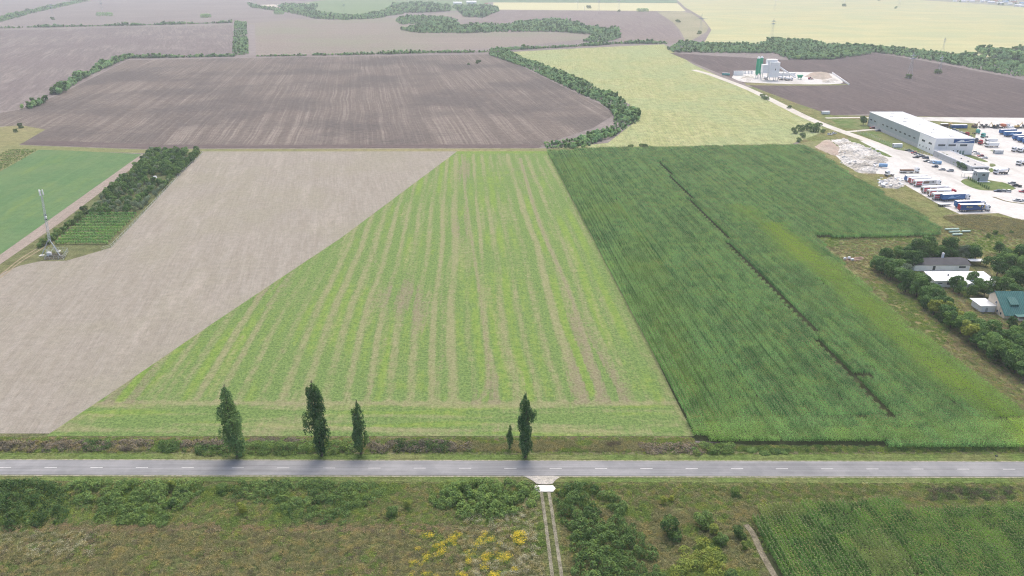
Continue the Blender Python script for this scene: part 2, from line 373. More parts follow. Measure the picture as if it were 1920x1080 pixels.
# stubble
m_st = field_mat('stubble', (0.315, 0.287, 0.238), (0.372, 0.343, 0.292), unit(G(60, 700), G(300, 380)), 1.3, 18, (0.35, 0.68), patch=(0.325, 0.305, 0.235), patch_scale=0.016,
                 third=(0.42, 0.38, 0.325), fine=1.8, fine_amt=0.08, speck=(0.62, 0.82, (0.27, 0.235, 0.19)), bump=0.2)
sheet('stubble_field', [(380, 284), (858, 284), (640, 446), (400, 606), (200, 743), (95, 813), (0, 813), (-560, 813), (-400, 700), (0, 512), (40, 496), (75, 488), (125, 487),
      (205, 464), (262, 405), (340, 322)], m_st, 0.06)
m_gl = field_mat('young_green_crop', (0.12, 0.215, 0.095), (0.155, 0.25, 0.11), unit(G(0, 470), G(262, 290)), 2.2, 30, (0.4, 0.75), patch=(0.165, 0.245, 0.11), patch_scale=0.03,
                 fine=1.5, fine_amt=0.07, speck=(0.7, 0.85, (0.30, 0.27, 0.16)), third=(0.20, 0.28, 0.09), bump=0.15)
sheet('crop_field', [(-300, 400), (0, 322), (72, 281), (120, 282), (266, 289), (0, 478), (-300, 690)], m_gl, 0.065)
m_tr = field_mat('dirt_track', (0.36, 0.305, 0.26), (0.43, 0.37, 0.32), unit(G(0, 490), G(270, 290)), 0.9, 20, fine=2, fine_amt=0.1)
sheet('dirt_track', [(266, 289), (283, 288), (200, 352), (120, 413), (0, 496), (-300, 700), (-300, 690), (0, 478)], m_tr, 0.075)
m_og = field_mat('orchard_grass', (0.17, 0.185, 0.085), (0.25, 0.225, 0.13), Y, 2, 4, patch=(0.13, 0.16, 0.07), fine_amt=0.2)
sheet('orchard_ground', [(283, 286), (381, 285), (342, 322), (264, 405), (207, 465), (125, 489), (76, 490), (38, 498), (0, 514), (-300, 720), (-300, 700), (0, 496), (120, 413), (200, 352)], m_og, 0.07)
rut = field_mat('track_earth', (0.33, 0.27, 0.18), (0.4, 0.34, 0.23), Y, 1, 4)
for dx in (0, 6):
    sheet('wheel_track', ribbon(smooth([(-120, 590 + dx), (0, 517 + dx), (35, 487 + dx), (70, 466 + dx), (95, 450 + dx)], 2), 0.8), rut, 0.10, px=False)
# striped field of green regrowth in the middle (albedo pattern carried by vertex attributes)
def lerp_line(line, t):
    ys = [p[1] for p in line]; xs = [p[0] for p in line]; return np.interp(t, ys, xs)
def build_striped():
    Lg = [G(*p) for p in [(857, 284), (640, 446), (400, 606), (200, 743), (92, 814)]]
    Rg = [G(*p) for p in [(1031, 285), (1080, 380), (1140, 490), (1215, 640), (1262, 740), (1302, 818)]]
    y0, y1 = G(960, 818).y, G(960, 284).y
    nv, nu = 460, 300
    yy = np.linspace(y0, y1, nv)
    Lx = lerp_line([(p.x, p.y) for p in Lg][::-1], yy); Rx = lerp_line([(p.x, p.y) for p in Rg][::-1], yy)
    U = np.linspace(0, 1, nu)
    Xg = Lx[:, None] * (1 - U) + Rx[:, None] * U; Yg = np.repeat(yy[:, None], nu, 1)
    x = Xg.ravel(); y = Yg.ravel()
    sx, sy = toscreen((x, y, 0.0))
    wob = vnoise(x * 0.3, y, 0.010, 1.0) * 2.4 + vnoise(x, y, 0.05, 2.0) * 0.5
    # strips: main direction fans slightly
    ax, ay = G(857, 284).x, G(857, 284).y
    xs = x + (y - y0) * np.interp(x, [-110, 0], [0.045, 0.078]) + wob
    ph = xs / 6.6
    fr = ph - np.floor(ph); ids = np.floor(ph)
    def h(k, s): return np.modf(np.abs(np.sin(k * 12.9898 + s) * 43758.5453))[0]
    wd = 0.19 + 0.14 * h(ids, 1)
    tan = np.clip(1.3 - np.abs(fr - 0.5) / wd, 0, 1) * (0.4 + 0.6 * h(ids, 2))
    tan *= np.clip(0.95 + 0.9 * vnoise(xs, y * 0.5, 0.03, 5.0), 0.35, 1.2)
    tan = np.maximum(tan, np.clip(vnoise(xs * 1.0, y * 0.05, 0.34, 8.0) * 1.3, 0, 0.5))
    # bright growth follows the strips between the tan lanes
    bs = np.clip(1.5 - np.abs(((ph + 0.5) % 1) - 0.5) / 0.30, 0, 1) * (0.3 + 0.7 * h(np.floor(ph + 0.5), 7))
    bright = bs * np.clip(0.62 + vnoise(xs, y * 0.30, 0.07, 9.0) * 1.3 + vnoise(xs, y, 0.014, 4.0) * 1.2, 0, 1)
    bright = np.maximum(bright, np.clip(vnoise(x, y * 0.55, 0.04, 21.0) * 2.2 + vnoise(x, y, 0.15, 22.0) * 0.8 - 0.3, 0, 0.7) * np.clip((x + 75) / 40, 0.15, 1) * (1 - 0.7 * tan))
    brown = np.clip(vnoise(xs * 1.0, y * 0.25, 0.05, 11.0) * 3 - 0.6, 0, 1) * 0.75 * (tan > 0.15)
    # headland: strips parallel to the road at the near end
    hd = np.clip((sy - 752) / 8, 0, 1)
    hs = vnoise(x * 0.06, y, 0.42, 13.0) * 1.3 + 0.25 + vnoise(x, y, 0.05, 14.0) * 0.4
    hb = np.exp(-((sy - 757) / 5.0) ** 2) * 0.8 + np.exp(-((sy - 806) / 5) ** 2) * 0.5 * (x < 40)
    tan = tan * (1 - hd) + np.clip(hs, 0, 0.6) * hd + hb * 0.95
    bright = bright * (1 - hd) + np.clip(-vnoise(x * 0.1, y, 0.3, 15.0) * 1.8 + 0.12, 0, 0.8) * hd
    brown = brown * (1 - hd) + hb * np.clip(0.4 + vnoise(x, y, 0.05, 16.0), 0, 1) * 0.8
    for path, wdt in (([(975, 297), (1010, 420), (1070, 550), (1112, 690), (1127, 735), (1118, 752)], 1.35),
                      ([(866, 290), (876, 400), (902, 560), (917, 690), (912, 740), (890, 756)], 1.0),
                      ([(835, 330), (822, 500), (835, 640), (815, 750)], 1.5), ([(700, 470), (735, 600), (690, 745)], 1.4)):
        W = [tuple(G(*p)[:2]) for p in smooth(path, 2)]; d = seg_dist(x, y, W)
        a = np.clip(1.4 - d / wdt, 0, 1); k = 1.0 if wdt == 1.35 else 0.8 if wdt < 1.2 else 0.4
        tan = np.maximum(tan, a * k); brown = np.maximum(brown, np.clip(1 - d / wdt, 0, 1) * 0.85 * k)
        bright *= 1 - a * k
    edge = np.minimum(np.abs(x - np.repeat(Rx, nu)), 200); e = np.clip(1 - edge / 5.0, 0, 1); tan = np.maximum(tan, e * 0.75); bright *= 1 - e
    brown = np.maximum(brown, 0.7 * np.clip(1.0 - np.hypot((x - 8) / 26, (y - 470) / 40), 0, 1) * np.clip(vnoise(x, y, 0.12, 3.0) * 2 + 0.5, 0, 1))
    far_edge = np.clip((y - (y1 - 14)) / 10, 0, 1); bright = np.maximum(bright, far_edge * 0.7); tan *= 1 - far_edge * 0.8
    z = 0.07 + 0.05 * np.clip(vnoise(x, y, 0.5, 20.0), -1, 1) * (1 - tan) + 0.05
    me = bpy.data.meshes.new('striped_field'); me.from_pydata(list(zip(x.tolist(), y.tolist(), z.tolist())), [],
        [(j * nu + i, j * nu + i + 1, (j + 1) * nu + i + 1, (j + 1) * nu + i) for j in range(nv - 1) for i in range(nu - 1)]); me.update()
    for nm, d in (('tan', tan), ('bright', bright), ('brown', brown)):
        a = me.attributes.new(nm, 'FLOAT', 'POINT'); a.data.foreach_set('value', np.clip(d, 0, 1).astype(np.float32))
    n = NT('regrowth_cover', 1.0, 0.0)
    fn = n.noise(None, 1.1, 5, 0.8); cl = n.noise(None, 0.35, 4, 0.7)
    u_, v_ = n.dot(n.P, (1, 0)), n.dot(n.P, (0, 1))
    stk = n.noise(n.xyz(n.math('MULTIPLY', u_, 1.4), n.math('MULTIPLY', v_, 0.07)), 1, 4, 0.7)
    edge_f = n.math('MULTIPLY', n.math('SUBTRACT', n.math('ADD', n.math('MULTIPLY', cl, 0.5), n.math('MULTIPLY', stk, 0.5)), 0.5), 2.4)
    tanf = n.math('ADD', n.attr('tan'), edge_f); brf = n.math('ADD', n.attr('bright'), edge_f)
    c = n.mix(n.rng(fn, 0.3, 0.7), (0.15, 0.245, 0.075), (0.22, 0.315, 0.105))
    c = n.mix(n.rng(brf, 0.25, 0.95), c, n.mix(n.rng(cl, 0.35, 0.65), (0.19, 0.31, 0.065), (0.26, 0.355, 0.09)))
    c = n.mix(n.rng(tanf, 0.1, 0.95, 0, 0.82), c, n.mix(n.rng(cl, 0.3, 0.7), (0.29, 0.31, 0.15), (0.365, 0.345, 0.195)))
    c = n.mix(n.rng(n.math('ADD', n.attr('brown'), edge_f), 0.2, 1.0, 0, 0.75), c, (0.285, 0.25, 0.17))
    sp = n.noise(None, 2.4, 2, 0.6); c = n.mix(n.rng(sp, 0.66, 0.74, 0, 0.6), c, (0.40, 0.38, 0.22))
    n.col(n.mul(c, n.rng(fn, 0.25, 0.75, 0.58, 1.04))); n.bump(n.math('ADD', fn, cl), 0.6)
    me.materials.append(n.m)
    o = link(bpy.data.objects.new('striped_field', me)); tag(o, kind='structure')
build_striped()
# strip of rough ground between fields and road, verges
m_bank = field_mat('rough_bank', (0.165, 0.18, 0.085), (0.27, 0.245, 0.14), X, 1.2, 6, patch=(0.14, 0.18, 0.07), patch_scale=0.04, fine=1.6, fine_amt=0.22, bump=0.5)
sheet('road_bank', [(-900, 812), (95, 812), (1300, 815), (1300, 830), (2400, 845), (2400, 870), (1920, 868), (960, 866), (0, 864), (-900, 862)], m_bank, 0.05)
m_vg = field_mat('mown_verge_grass', (0.14, 0.205, 0.06), (0.19, 0.26, 0.08), X, 0.8, 10, patch=(0.22, 0.22, 0.10), patch_scale=0.05, fine=2.2, fine_amt=0.2, bump=0.3)
sheet('grass_verge', [(-900, 848), (0, 850), (960, 853), (1920, 852), (2400, 852), (2400, 872), (1920, 869), (960, 867), (0, 865), (-900, 864)], m_vg, 0.09)
m_rough = field_mat('rough_meadow', (0.16, 0.185, 0.07), (0.25, 0.23, 0.115), X, 2.0, 5, patch=(0.13, 0.17, 0.06), patch_scale=0.05, fine=1.5, fine_amt=0.25, bump=0.8)
sheet('rough_meadow', [(-260, 70), (260, 70), (260, 162), (-260, 162)], m_rough, 0.04, px=False)
sheet('grass_verge', [(-900, 889), (0, 890), (960, 892), (1920, 894), (2400, 895), (2400, 909), (1920, 907), (960, 904), (0, 902), (-900, 901)], m_vg, 0.08)
# road
n = NT('asphalt', 0.85, 0.3)
u_, v_ = n.dot(n.P, (1, 0)), n.dot(n.P, (0, 1))
g1 = n.noise(None, 6, 4, 0.8); g2 = n.noise(n.xyz(n.math('MULTIPLY', u_, 0.02), n.math('MULTIPLY', v_, 1.1)), 1, 3, 0.6); g3 = n.noise(None, 0.12, 4, 0.7)
c = n.mul(n.mix(n.rng(g3, 0.35, 0.7), (0.185, 0.189, 0.193), (0.24, 0.242, 0.243)), n.math('ADD', n.rng(g1, 0.3, 0.7, 0.9, 1.08), n.rng(g2, 0.3, 0.7, -0.14, 0.14)))
n.col(c); n.bump(g1, 0.02)
m_asph = n.m
n = NT('road_shoulder_gravel', 0.95, 0.1); g1 = n.noise(None, 1.2, 5, 0.7)
n.col(n.mix(n.rng(g1, 0.4, 0.6), (0.30, 0.28, 0.22), (0.17, 0.19, 0.10))); m_sh = n.m
def roadline(a, b, e=900):
    A = G(*a); B = G(*b); d = (B - A).normalized(); return A - d * e, B + d * e
Ta, Tb = roadline((0, 863.6), (1920, 867.2)); Ba, Bb = roadline((0, 890.8), (1920, 894.6))
nrm = Vector((0, 1, 0))
sheet('road_shoulder', [Ta + nrm * 0.5, Tb + nrm * 0.5, Bb - nrm * 0.6, Ba - nrm * 0.6], m_sh, 0.14, px=False)
mb = MB(); mb.hexa([(p.x, p.y, 0.10) for p in (Ba, Bb, Tb, Ta)], [(p.x, p.y, 0.20) for p in (Ba, Bb, Tb, Ta)])
tag(mb.build('road', m_asph), kind='structure')
m_line = paint('road_marking_paint', (0.58, 0.58, 0.56), 0.7, dirt=0.2, scale=1.5)
mb = MB(); xs = [95 - 85.5 * k for k in range(12, 0, -1)] + [95, 181, 266, 352, 446, 531, 617, 702, 787, 872, 957, 1042, 1127, 1212, 1297, 1382, 1466, 1551, 1636, 1720, 1806, 1892] + [1892 + 85.5 * k for k in range(1, 12)]
for x in xs:
    p = G(x, 876.3 + 3.5 * x / 1920, 0.2)
    mb.box(p.x - 1.6, p.x + 1.6, p.y - 0.09, p.y + 0.09, 0.205, 0.212)
tag(mb.build('lane_marking', m_line), kind='structure')
# concrete farm crossing and two-rut track towards the camera
m_conc = paint('pale_concrete', (0.66, 0.64, 0.59), 0.9, dirt=0.12, scale=0.5)
m_grav = field_mat('pale_gravel', (0.56, 0.53, 0.46), (0.64, 0.60, 0.54), X, 1, 3, fine=3, fine_amt=0.12)
sheet('gravel_apron', smooth([(980, 892.2), (1054, 892.6), (1040, 902), (1036, 909), (1006, 909), (1001, 903), (980, 892.2)], 1)[:-1], m_grav, 0.16)
a, b, c_, d_ = G(1003, 911), G(1037, 911), G(1037, 923), G(1007, 923)
mb = MB(); q = [Vector((p.x, p.y, 0)) for p in (d_, c_, b, a)]; q.insert(0, Vector((a.x - 0.2, (a.y + d_.y) / 2, 0))); q.insert(3, Vector((b.x + 0.6, (b.y + c_.y) / 2, 0)))
mb.hexa([(p.x, p.y, -0.2) for p in q], [(p.x, p.y, 0.24) for p in q])
tag(mb.build('culvert_slab', m_conc, bevel=0.04), 'pale concrete slab over the ditch between road and two-rut track', 'concrete slab')
m_rutg = field_mat('rut_gravel', (0.25, 0.24, 0.17), (0.36, 0.335, 0.265), Y, 0.7, 3, fine=3, fine_amt=0.2, bump=0.2)
for line in ([(1015, 923), (1021, 965), (1028, 1020), (1038, 1100)], [(1029, 923), (1036, 965), (1044, 1020), (1056, 1100)]):
    sheet('wheel_track', ribbon(smooth(line, 2), 0.8), m_rutg, 0.12, px=False)
m_dirt = field_mat('path_dirt', (0.24, 0.22, 0.155), (0.34, 0.305, 0.235), Y, 1, 4, fine=2.2, fine_amt=0.2, bump=0.3)
sheet('dirt_path', ribbon(smooth([(1398, 984), (1412, 1000), (1424, 1030), (1440, 1060), (1470, 1110)], 2), 1.4), m_dirt, 0.12, px=False)
# grassland on the right, under the yard and farm
m_gr = field_mat('rough_grassland', (0.225, 0.235, 0.095), (0.33, 0.295, 0.145), unit(G(1700, 640), G(1560, 500)), 2.5, 5, patch=(0.175, 0.235, 0.08), patch_scale=0.022, fine=1.0, fine_amt=0.2, bump=0.7,
                 third=(0.30, 0.235, 0.13))
sheet('grassland', [(1490, 262), (1545, 246), (1460, 196), (1400, 163), (1420, 163), (1560, 216), (1760, 219), (1920, 223), (2500, 240), (2700, 870), (1920, 850), (1880, 838),
      (1700, 640), (1500, 440), (1700, 420), (1520, 283)], m_gr, 0.045)
m_dry = field_mat('dry_brown_weeds', (0.29, 0.25, 0.155), (0.37, 0.32, 0.21), X, 2, 4, patch=(0.19, 0.2, 0.1), patch_scale=0.03, fine=0.9, fine_amt=0.25, bump=0.8)
sheet('weed_ground', smooth([(1770, 404), (1815, 398), (1860, 405), (1925, 414), (2200, 440), (2200, 470), (1920, 452), (1850, 432), (1800, 420)], 2), m_dry, 0.08)
# ------------------------------------------------------------------ vegetation materials and prototypes
L_tree = leaf_mat('tree_leaves', (0.038, 0.095, 0.028), (0.18, 0.31, 0.095))
L_poplar = leaf_mat('poplar_leaves', (0.036, 0.095, 0.032), (0.20, 0.33, 0.12))
L_yel = leaf_mat('yellow_green_leaves', (0.15, 0.22, 0.05), (0.32, 0.36, 0.08))
L_bush = leaf_mat('bramble_leaves', (0.038, 0.085, 0.025), (0.19, 0.30, 0.095), big=0.15)
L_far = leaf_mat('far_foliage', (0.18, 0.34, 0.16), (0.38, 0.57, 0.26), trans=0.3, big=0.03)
L_dead = leaf_mat('dry_brush', (0.105, 0.10, 0.07), (0.22, 0.195, 0.145), trans=0, big=0.2)
L_olive = leaf_mat('grey_green_leaves', (0.12, 0.175, 0.105), (0.24, 0.32, 0.20))
dirC = unit(G(1290, 795), G(1028, 290))
L_corn = leaf_mat('maize_leaves', (0.075, 0.205, 0.062), (0.34, 0.60, 0.205), trans=0.25, hue=(0.42, 0.58, 0.08), big=0.04, rows=dirC)
L_tas = leaf_mat('maize_tassels', (0.28, 0.34, 0.14), (0.44, 0.43, 0.22), trans=0.1, big=0.04)
L_grass = leaf_mat('grass_blades', (0.13, 0.22, 0.05), (0.33, 0.42, 0.13), big=0.1)
L_weed = leaf_mat('weed_stems', (0.17, 0.19, 0.075), (0.42, 0.39, 0.20), trans=0.1, big=0.1)
L_straw = leaf_mat('straw', (0.30, 0.24, 0.13), (0.42, 0.35, 0.22), trans=0.1, big=0.1)
L_fly = leaf_mat('yellow_flowers', (0.64, 0.47, 0.02), (0.80, 0.62, 0.05), trans=0, big=0.1)
L_flw = leaf_mat('pale_seed_heads', (0.36, 0.36, 0.24), (0.52, 0.51, 0.38), trans=0, big=0.1)
L_vine = leaf_mat('vine_leaves', (0.11, 0.27, 0.075), (0.26, 0.50, 0.15))
bark = paint('bark', (0.13, 0.105, 0.08), 0.95, dirt=0.3, scale=2)
def tree_set(prefix, n, h, r, blobs, cardsn, size, mat, **kw):
    out = []
    for i in range(n):
        V, v = crown(tree_blobs(h, r, blobs, **kw), cardsn, size)
        out.append((quads_mesh(prefix + '_crown', V, mat, v), trunk_mb(h, 0.035 * h, 4).mesh(prefix + '_trunk', bark)))
    return out
broad = tree_set('broadleaf', 5, 8, 3.2, 11, 4200, 0.42, L_tree, base=0.28)
broad_y = tree_set('light_broadleaf', 2, 6.5, 2.6, 9, 2800, 0.38, L_yel, base=0.28)
broad_o = tree_set('silvery', 1, 8, 3.0, 10, 3800, 0.34, L_olive, base=0.25)
shrub = tree_set('shrub', 4, 3.0, 1.9, 8, 2200, 0.26, L_bush, base=0.12, flat=0.85)
orch = tree_set('orchard', 4, 4.6, 2.2, 7, 900, 0.45, L_tree, base=0.2)
orch_o = tree_set('orchard_grey', 2, 3.8, 2.0, 6, 900, 0.34, L_olive, base=0.2)
def add_tree(name, pr, p, sc, rz, label, cat, group):
    t = empty(name, p, rz, sc); tag(t, label, cat, group)
    for nm, me in (('crown', pr[0]), ('trunk', pr[1])):
        link(bpy.data.objects.new(nm, me), t)
    return t
# ---- poplars: stacks of upswept clumps
def poplar(loc, h, prof, seed, label, ncards=11000, size=0.36):
    global rng
    keep = rng; rng = np.random.default_rng(seed)
    t = empty('poplar_tree', loc); tag(t, label, 'poplar tree', 'tall narrow poplars along the road')
    pz = [q[0] for q in prof]; pr = [q[1] for q in prof]; px_ = [q[2] * 0.2 for q in prof]
    bl = []
    nb = int(38 * h / 8)
    for i in range(nb):
        z = rng.uniform(0.06, 0.97); a = rng.uniform(0, 2 * PI); rr = 0.93 * np.interp(z, pz, pr) * (1 + 0.7 * mnoise.noise(Vector((math.cos(a) * 1.1, math.sin(a) * 1.1 + seed, z * h * 0.28)))); cx = np.interp(z, pz, px_)
        s = max(0.25, 0.33 * rr * rng.uniform(0.6, 1.3)); d = max(0, rr - s) * rng.uniform(0.6, 1.28)
        bl.append((cx + d * math.cos(a), d * math.sin(a), z * h, s * 0.8, s * 0.8, min(s * 2.8, h * 0.10)))
    for z in np.linspace(0.1, 0.95, 9):
        rr = np.interp(z, pz, pr); bl.append((np.interp(z, pz, px_), 0, z * h, rr * 0.45, rr * 0.45, h * 0.07))
    V, v = crown(bl, ncards, size, up=0.5, shell=(0.7, 1.1), jit=0.8)
    link(bpy.data.objects.new('crown', quads_mesh('poplar_crown', V, L_poplar, v)), t)
    mb = MB(); p = Vector((0, 0, 0))
    for k in range(1, 9):
        q = Vector((np.interp(k / 8, pz, px_), 0, h * 0.95 * k / 8)); mb.tube(p, q, 0.42 * (1 - (k - 1) / 9) * h / 21, 0.42 * (1 - k / 9) * h / 21, 8)
        for j in range(3):
            a = rng.uniform(0, 2 * PI); rr = np.interp(k / 8, pz, pr)
            mb.tube(q, q + Vector((math.cos(a) * rr * 0.7, math.sin(a) * rr * 0.7, h * 0.1)), 0.09, 0.03, 5)
        p = q
    tag(mb.build('trunk', bark, t))
    rng = keep; return t
P_ = lambda x, y: G(x, y)
poplar(P_(446, 857), 21.5, [(0, .6, 0), (.1, 2.3, 0), (.3, 3.7, -.3), (.55, 3.5, -.9), (.62, 2.6, -1.6), (.72, 2.8, -2.1), (.85, 2.0, -2.4), (.95, 1.1, -2.3), (1, .4, -2.3)], 11,
       'tall broad poplar leaning left, leftmost of the roadside poplars')
poplar(P_(603, 855), 22.5, [(0, .6, 0), (.08, 1.6, 0), (.25, 2.9, -.1), (.5, 3.0, -.4), (.7, 2.5, -1.0), (.85, 1.8, -1.4), (.95, 1.0, -1.7), (1, .4, -1.8)], 12,
       'tallest dense poplar standing beyond the road, second from the left')
poplar(P_(677, 851), 16.3, [(0, .5, 0), (.1, 1.5, 0), (.3, 2.2, -.2), (.55, 1.9, -.2), (.75, 1.7, 0), (.9, 1.0, .1), (1, .3, .1)], 13,
       'slim medium poplar with thin top just right of the tallest one', ncards=7000, size=0.34)
poplar(P_(985, 858), 19.5, [(0, .5, 0), (.07, 1.3, 0), (.25, 2.3, 0), (.5, 2.4, -.1), (.66, 2.2, .2), (.78, 1.7, .5), (.86, 1.5, .3), (.95, .8, -.4), (1, .3, -.5)], 14,
       'tall narrow poplar with forked top opposite the concrete farm crossing', ncards=9500)
poplar(P_(956, 843), 7.6, [(0, .2, 0), (.2, .6, 0), (.45, 1.1, 0), (.7, .95, 0), (.9, .5, 0), (1, .2, 0)], 15,
       'young small poplar left of the forked poplar, shortest of the row', ncards=2200, size=0.26)
# ---- maize: tiles of three rows instanced over the field
def maize_tile(seed, rows=3, length=4.0, tassel=True, lm=None):
    r = np.random.default_rng(seed); Q = []; mi = []; vv = []
    for k in range(rows):
        for yy in np.arange(0, length, 0.27):
            bx = (k - 1) * 0.92 + r.normal() * 0.03; by = yy - length / 2 + r.normal() * 0.04; H = 2.15 + r.normal() * 0.16
            pv = r.random() * 0.75
            for j in range(7):
                a = r.choice((-1, 1)) * PI / 2 + r.normal() * 0.55; z0 = H * (0.35 + 0.6 * j / 7); L = 0.38 * r.uniform(0.7, 1.15); wd = 0.10
                c, s = math.cos(a), math.sin(a)
                p0 = np.array((bx, by, z0)); p1 = p0 + (c * L * .45, s * L * .45, L * .32); p2 = p0 + (c * L * .95, s * L * .95, L * .05 - .1)
                o = np.array((-s, c, 0)) * wd
                for A, B, wa, wb in ((p0, p1, .6, 1.1), (p1, p2, 1.1, .3)):
                    Q += [A - o * wa, A + o * wa, B + o * wb, B - o * wb]; mi.append(0); vv.append(pv + r.random() * 0.25)
            if tassel:
                a = r.uniform(0, PI); o = np.array((math.cos(a), math.sin(a), 0)) * 0.1
                A = np.array((bx, by, H - 0.05)); B = A + (0, 0, 0.32)
                Q += [A - o * .3, A + o * .3, B + o, B - o]; mi.append(1); vv.append(r.random())
                o2 = np.array((-o[1], o[0], 0)); Q += [B - o - (0, 0, .1), B + o2 - (0, 0, .1), B + o - (0, 0, .1), B - o2 - (0, 0, .1)]; mi.append(1); vv.append(r.random())
    me = quads_mesh('maize_rows', np.array(Q), [lm or L_corn, L_tas], vv); me.polygons.foreach_set('material_index', mi); return me
corn_protos = [proto('maize_rows_%d' % i, maize_tile(40 + i)) for i in range(4)]
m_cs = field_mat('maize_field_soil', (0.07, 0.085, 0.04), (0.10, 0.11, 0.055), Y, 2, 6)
def maize(name, poly_px, along_of, gaps, label, hue_fn, headland=None, soil=True, protos=None):
    poly = [tuple(G(*p)[:2]) for p in poly_px]
    if soil: sheet('maize_soil', poly, m_cs, 0.085, px=False)
    gl = [([tuple(G(*p)[:2]) for p in ln], wd) for ln, wd in gaps]
    P = []; RZ = []
    A = np.array(poly)
    x0, x1, y0, y1 = A[:, 0].min(), A[:, 0].max(), A[:, 1].min(), A[:, 1].max()
    d = along_of
    pe = Vector((d.y, -d.x, 0)); cen = Vector(((x0 + x1) / 2, (y0 + y1) / 2, 0)); ext = max(x1 - x0, y1 - y0)
    eu = (G(1290, 795) - cen).dot(pe) + 1.38; us = eu + np.arange(-200, 200) * 2.76; vs = np.arange(-ext, ext, 4.0)
    U, Vv = np.meshgrid(us, vs); U = U.ravel(); Vv = Vv.ravel()
    x = cen.x + U * pe.x + Vv * d.x; y = cen.y + U * pe.y + Vv * d.y
    def ok(x, y):
        k = inside(x, y, poly)
        return k
    sxv, syv = toscreen((x, y, 0.0))
    k = ok(x, y) & (sxv > -60) & (sxv < 2300)
    if headland: k &= y > headland
    P += list(zip(x[k], y[k])); RZ += [math.atan2(d.y, d.x) - PI / 2] * int(k.sum())
    if headland:
        xs = np.arange(x0, x1, 4.0); ys = np.arange(headland - 1.2, y0 - 3, -2.76); U, Vv = np.meshgrid(xs, ys); U = U.ravel(); Vv = Vv.ravel()
        k = ok(U, Vv) & (toscreen((U, Vv, 0.0))[0] < 1990); P += list(zip(U[k], Vv[k])); RZ += [PI / 2] * int(k.sum())
    P = np.array(P); n = len(P); sx, sy = toscreen((P[:, 0], P[:, 1], 0.0))
    vn = vnoise(P[:, 0], P[:, 1], 0.035, 3.0)
    hue = np.clip(hue_fn(sx, sy, P) + vn * 0.25 * (hue_fn(sx, sy, P) > 0.12), 0, 1)
    ru = P[:, 0] * d.y - P[:, 1] * d.x; sc = 1.0 + vn * 0.12 + vnoise(ru, P[:, 1] * 0.02, 0.35, 5.0) * 0.16 + rng.normal(size=n) * 0.05
    hue = np.clip(hue + vnoise(ru, P[:, 1] * 0.03, 0.22, 6.0) * 0.22, 0, 1)
    thin = (vnoise(P[:, 0], P[:, 1], 0.09, 7.0) > 0.62) & (rng.random(n) < 0.6)
    sc = np.where(thin, sc * 0.72, sc)
    for ln, wd in gl: sc = np.where(seg_dist(P[:, 0], P[:, 1], ln) < wd, 0.42, sc)     # trampled, stunted plants along the footpath
    flip = rng.integers(0, 2, n) * PI
    print(name, n)
    return scatter(name, np.c_[P, np.full(n, 0.09)], rng.integers(0, 4, n), np.array(RZ) + flip, sc, protos or corn_protos, label, 'maize', hue)
path_line = [(1236, 305), (1262, 340), (1305, 390), (1385, 480), (1440, 540), (1505, 605), (1545, 655), (1595, 710), (1665, 787)]
def hueN(sx, sy, P):
    band = np.interp(sy, [430, 500, 600, 700, 830], [1480, 1560, 1680, 1790, 1990]); h = np.exp(-((sx - band + 28) / (18 + (sy - 400) * 0.10)) ** 2) * (sy > 420)
    h += 0.5 * np.exp(-((sx - (1400 + (sy - 400) * 1.1)) / 30) ** 2) * (sy > 390) * (sy < 500)
    h += 0.22 * np.exp(-((sy - 822) / 14) ** 2) + 0.2 * (sx - np.interp(sy, [285, 820], [1030, 1300]) < 60 + (sy - 285) * 0.2) * (sy > 300)
    return h * 0.8
maize('maize_field', [(1025, 286), (1100, 282), (1350, 278), (1508, 275), (1535, 290), (1600, 335), (1700, 392), (1765, 432), (1755, 443), (1640, 446), (1525, 447), (1600, 520), (1700, 615), (1800, 692),
      (1900, 772), (1990, 845), (1400, 834), (1300, 826), (1284, 805), (1283, 797)], dirC, [(path_line, 1.3), ([(1600, 708), (1632, 710)], 1.5)],
      'large green maize field in rows with a footpath gap through it', hueN, headland=G(1500, 792).y)
L_corn2 = leaf_mat('dark_maize_leaves', (0.036, 0.110, 0.024), (0.23, 0.43, 0.10), trans=0.2, hue=(0.42, 0.42, 0.14), big=0.06)
corn_dark = [proto('dark_maize_rows_%d' % i, maize_tile(80 + i, lm=L_corn2)) for i in range(4)]
def hueS(sx, sy, P):
    h = 0.55 * np.exp(-((sx - 1450) / 60) ** 2 - ((sy - 960) / 22) ** 2) + 0.12
    return h - 0.12 + 0.5 * np.exp(-(((sx - 1650) + (sy - 1050) * -0.6) / 45) ** 2 - ((sy - 1050) / 35) ** 2)
maize('maize_field', [(1425, 962), (1440, 952), (2300, 956), (2400, 1120), (1475, 1120), (1440, 1050), (1415, 990)], dirC, [],
      'dark green maize field in the near right corner south of the road', hueS, protos=corn_dark)
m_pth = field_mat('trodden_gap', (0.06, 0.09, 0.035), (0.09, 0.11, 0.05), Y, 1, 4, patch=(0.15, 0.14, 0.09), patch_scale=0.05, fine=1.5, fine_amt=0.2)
sheet('footpath', ribbon(smooth(path_line, 1), 1.2), m_pth, 0.11, px=False)
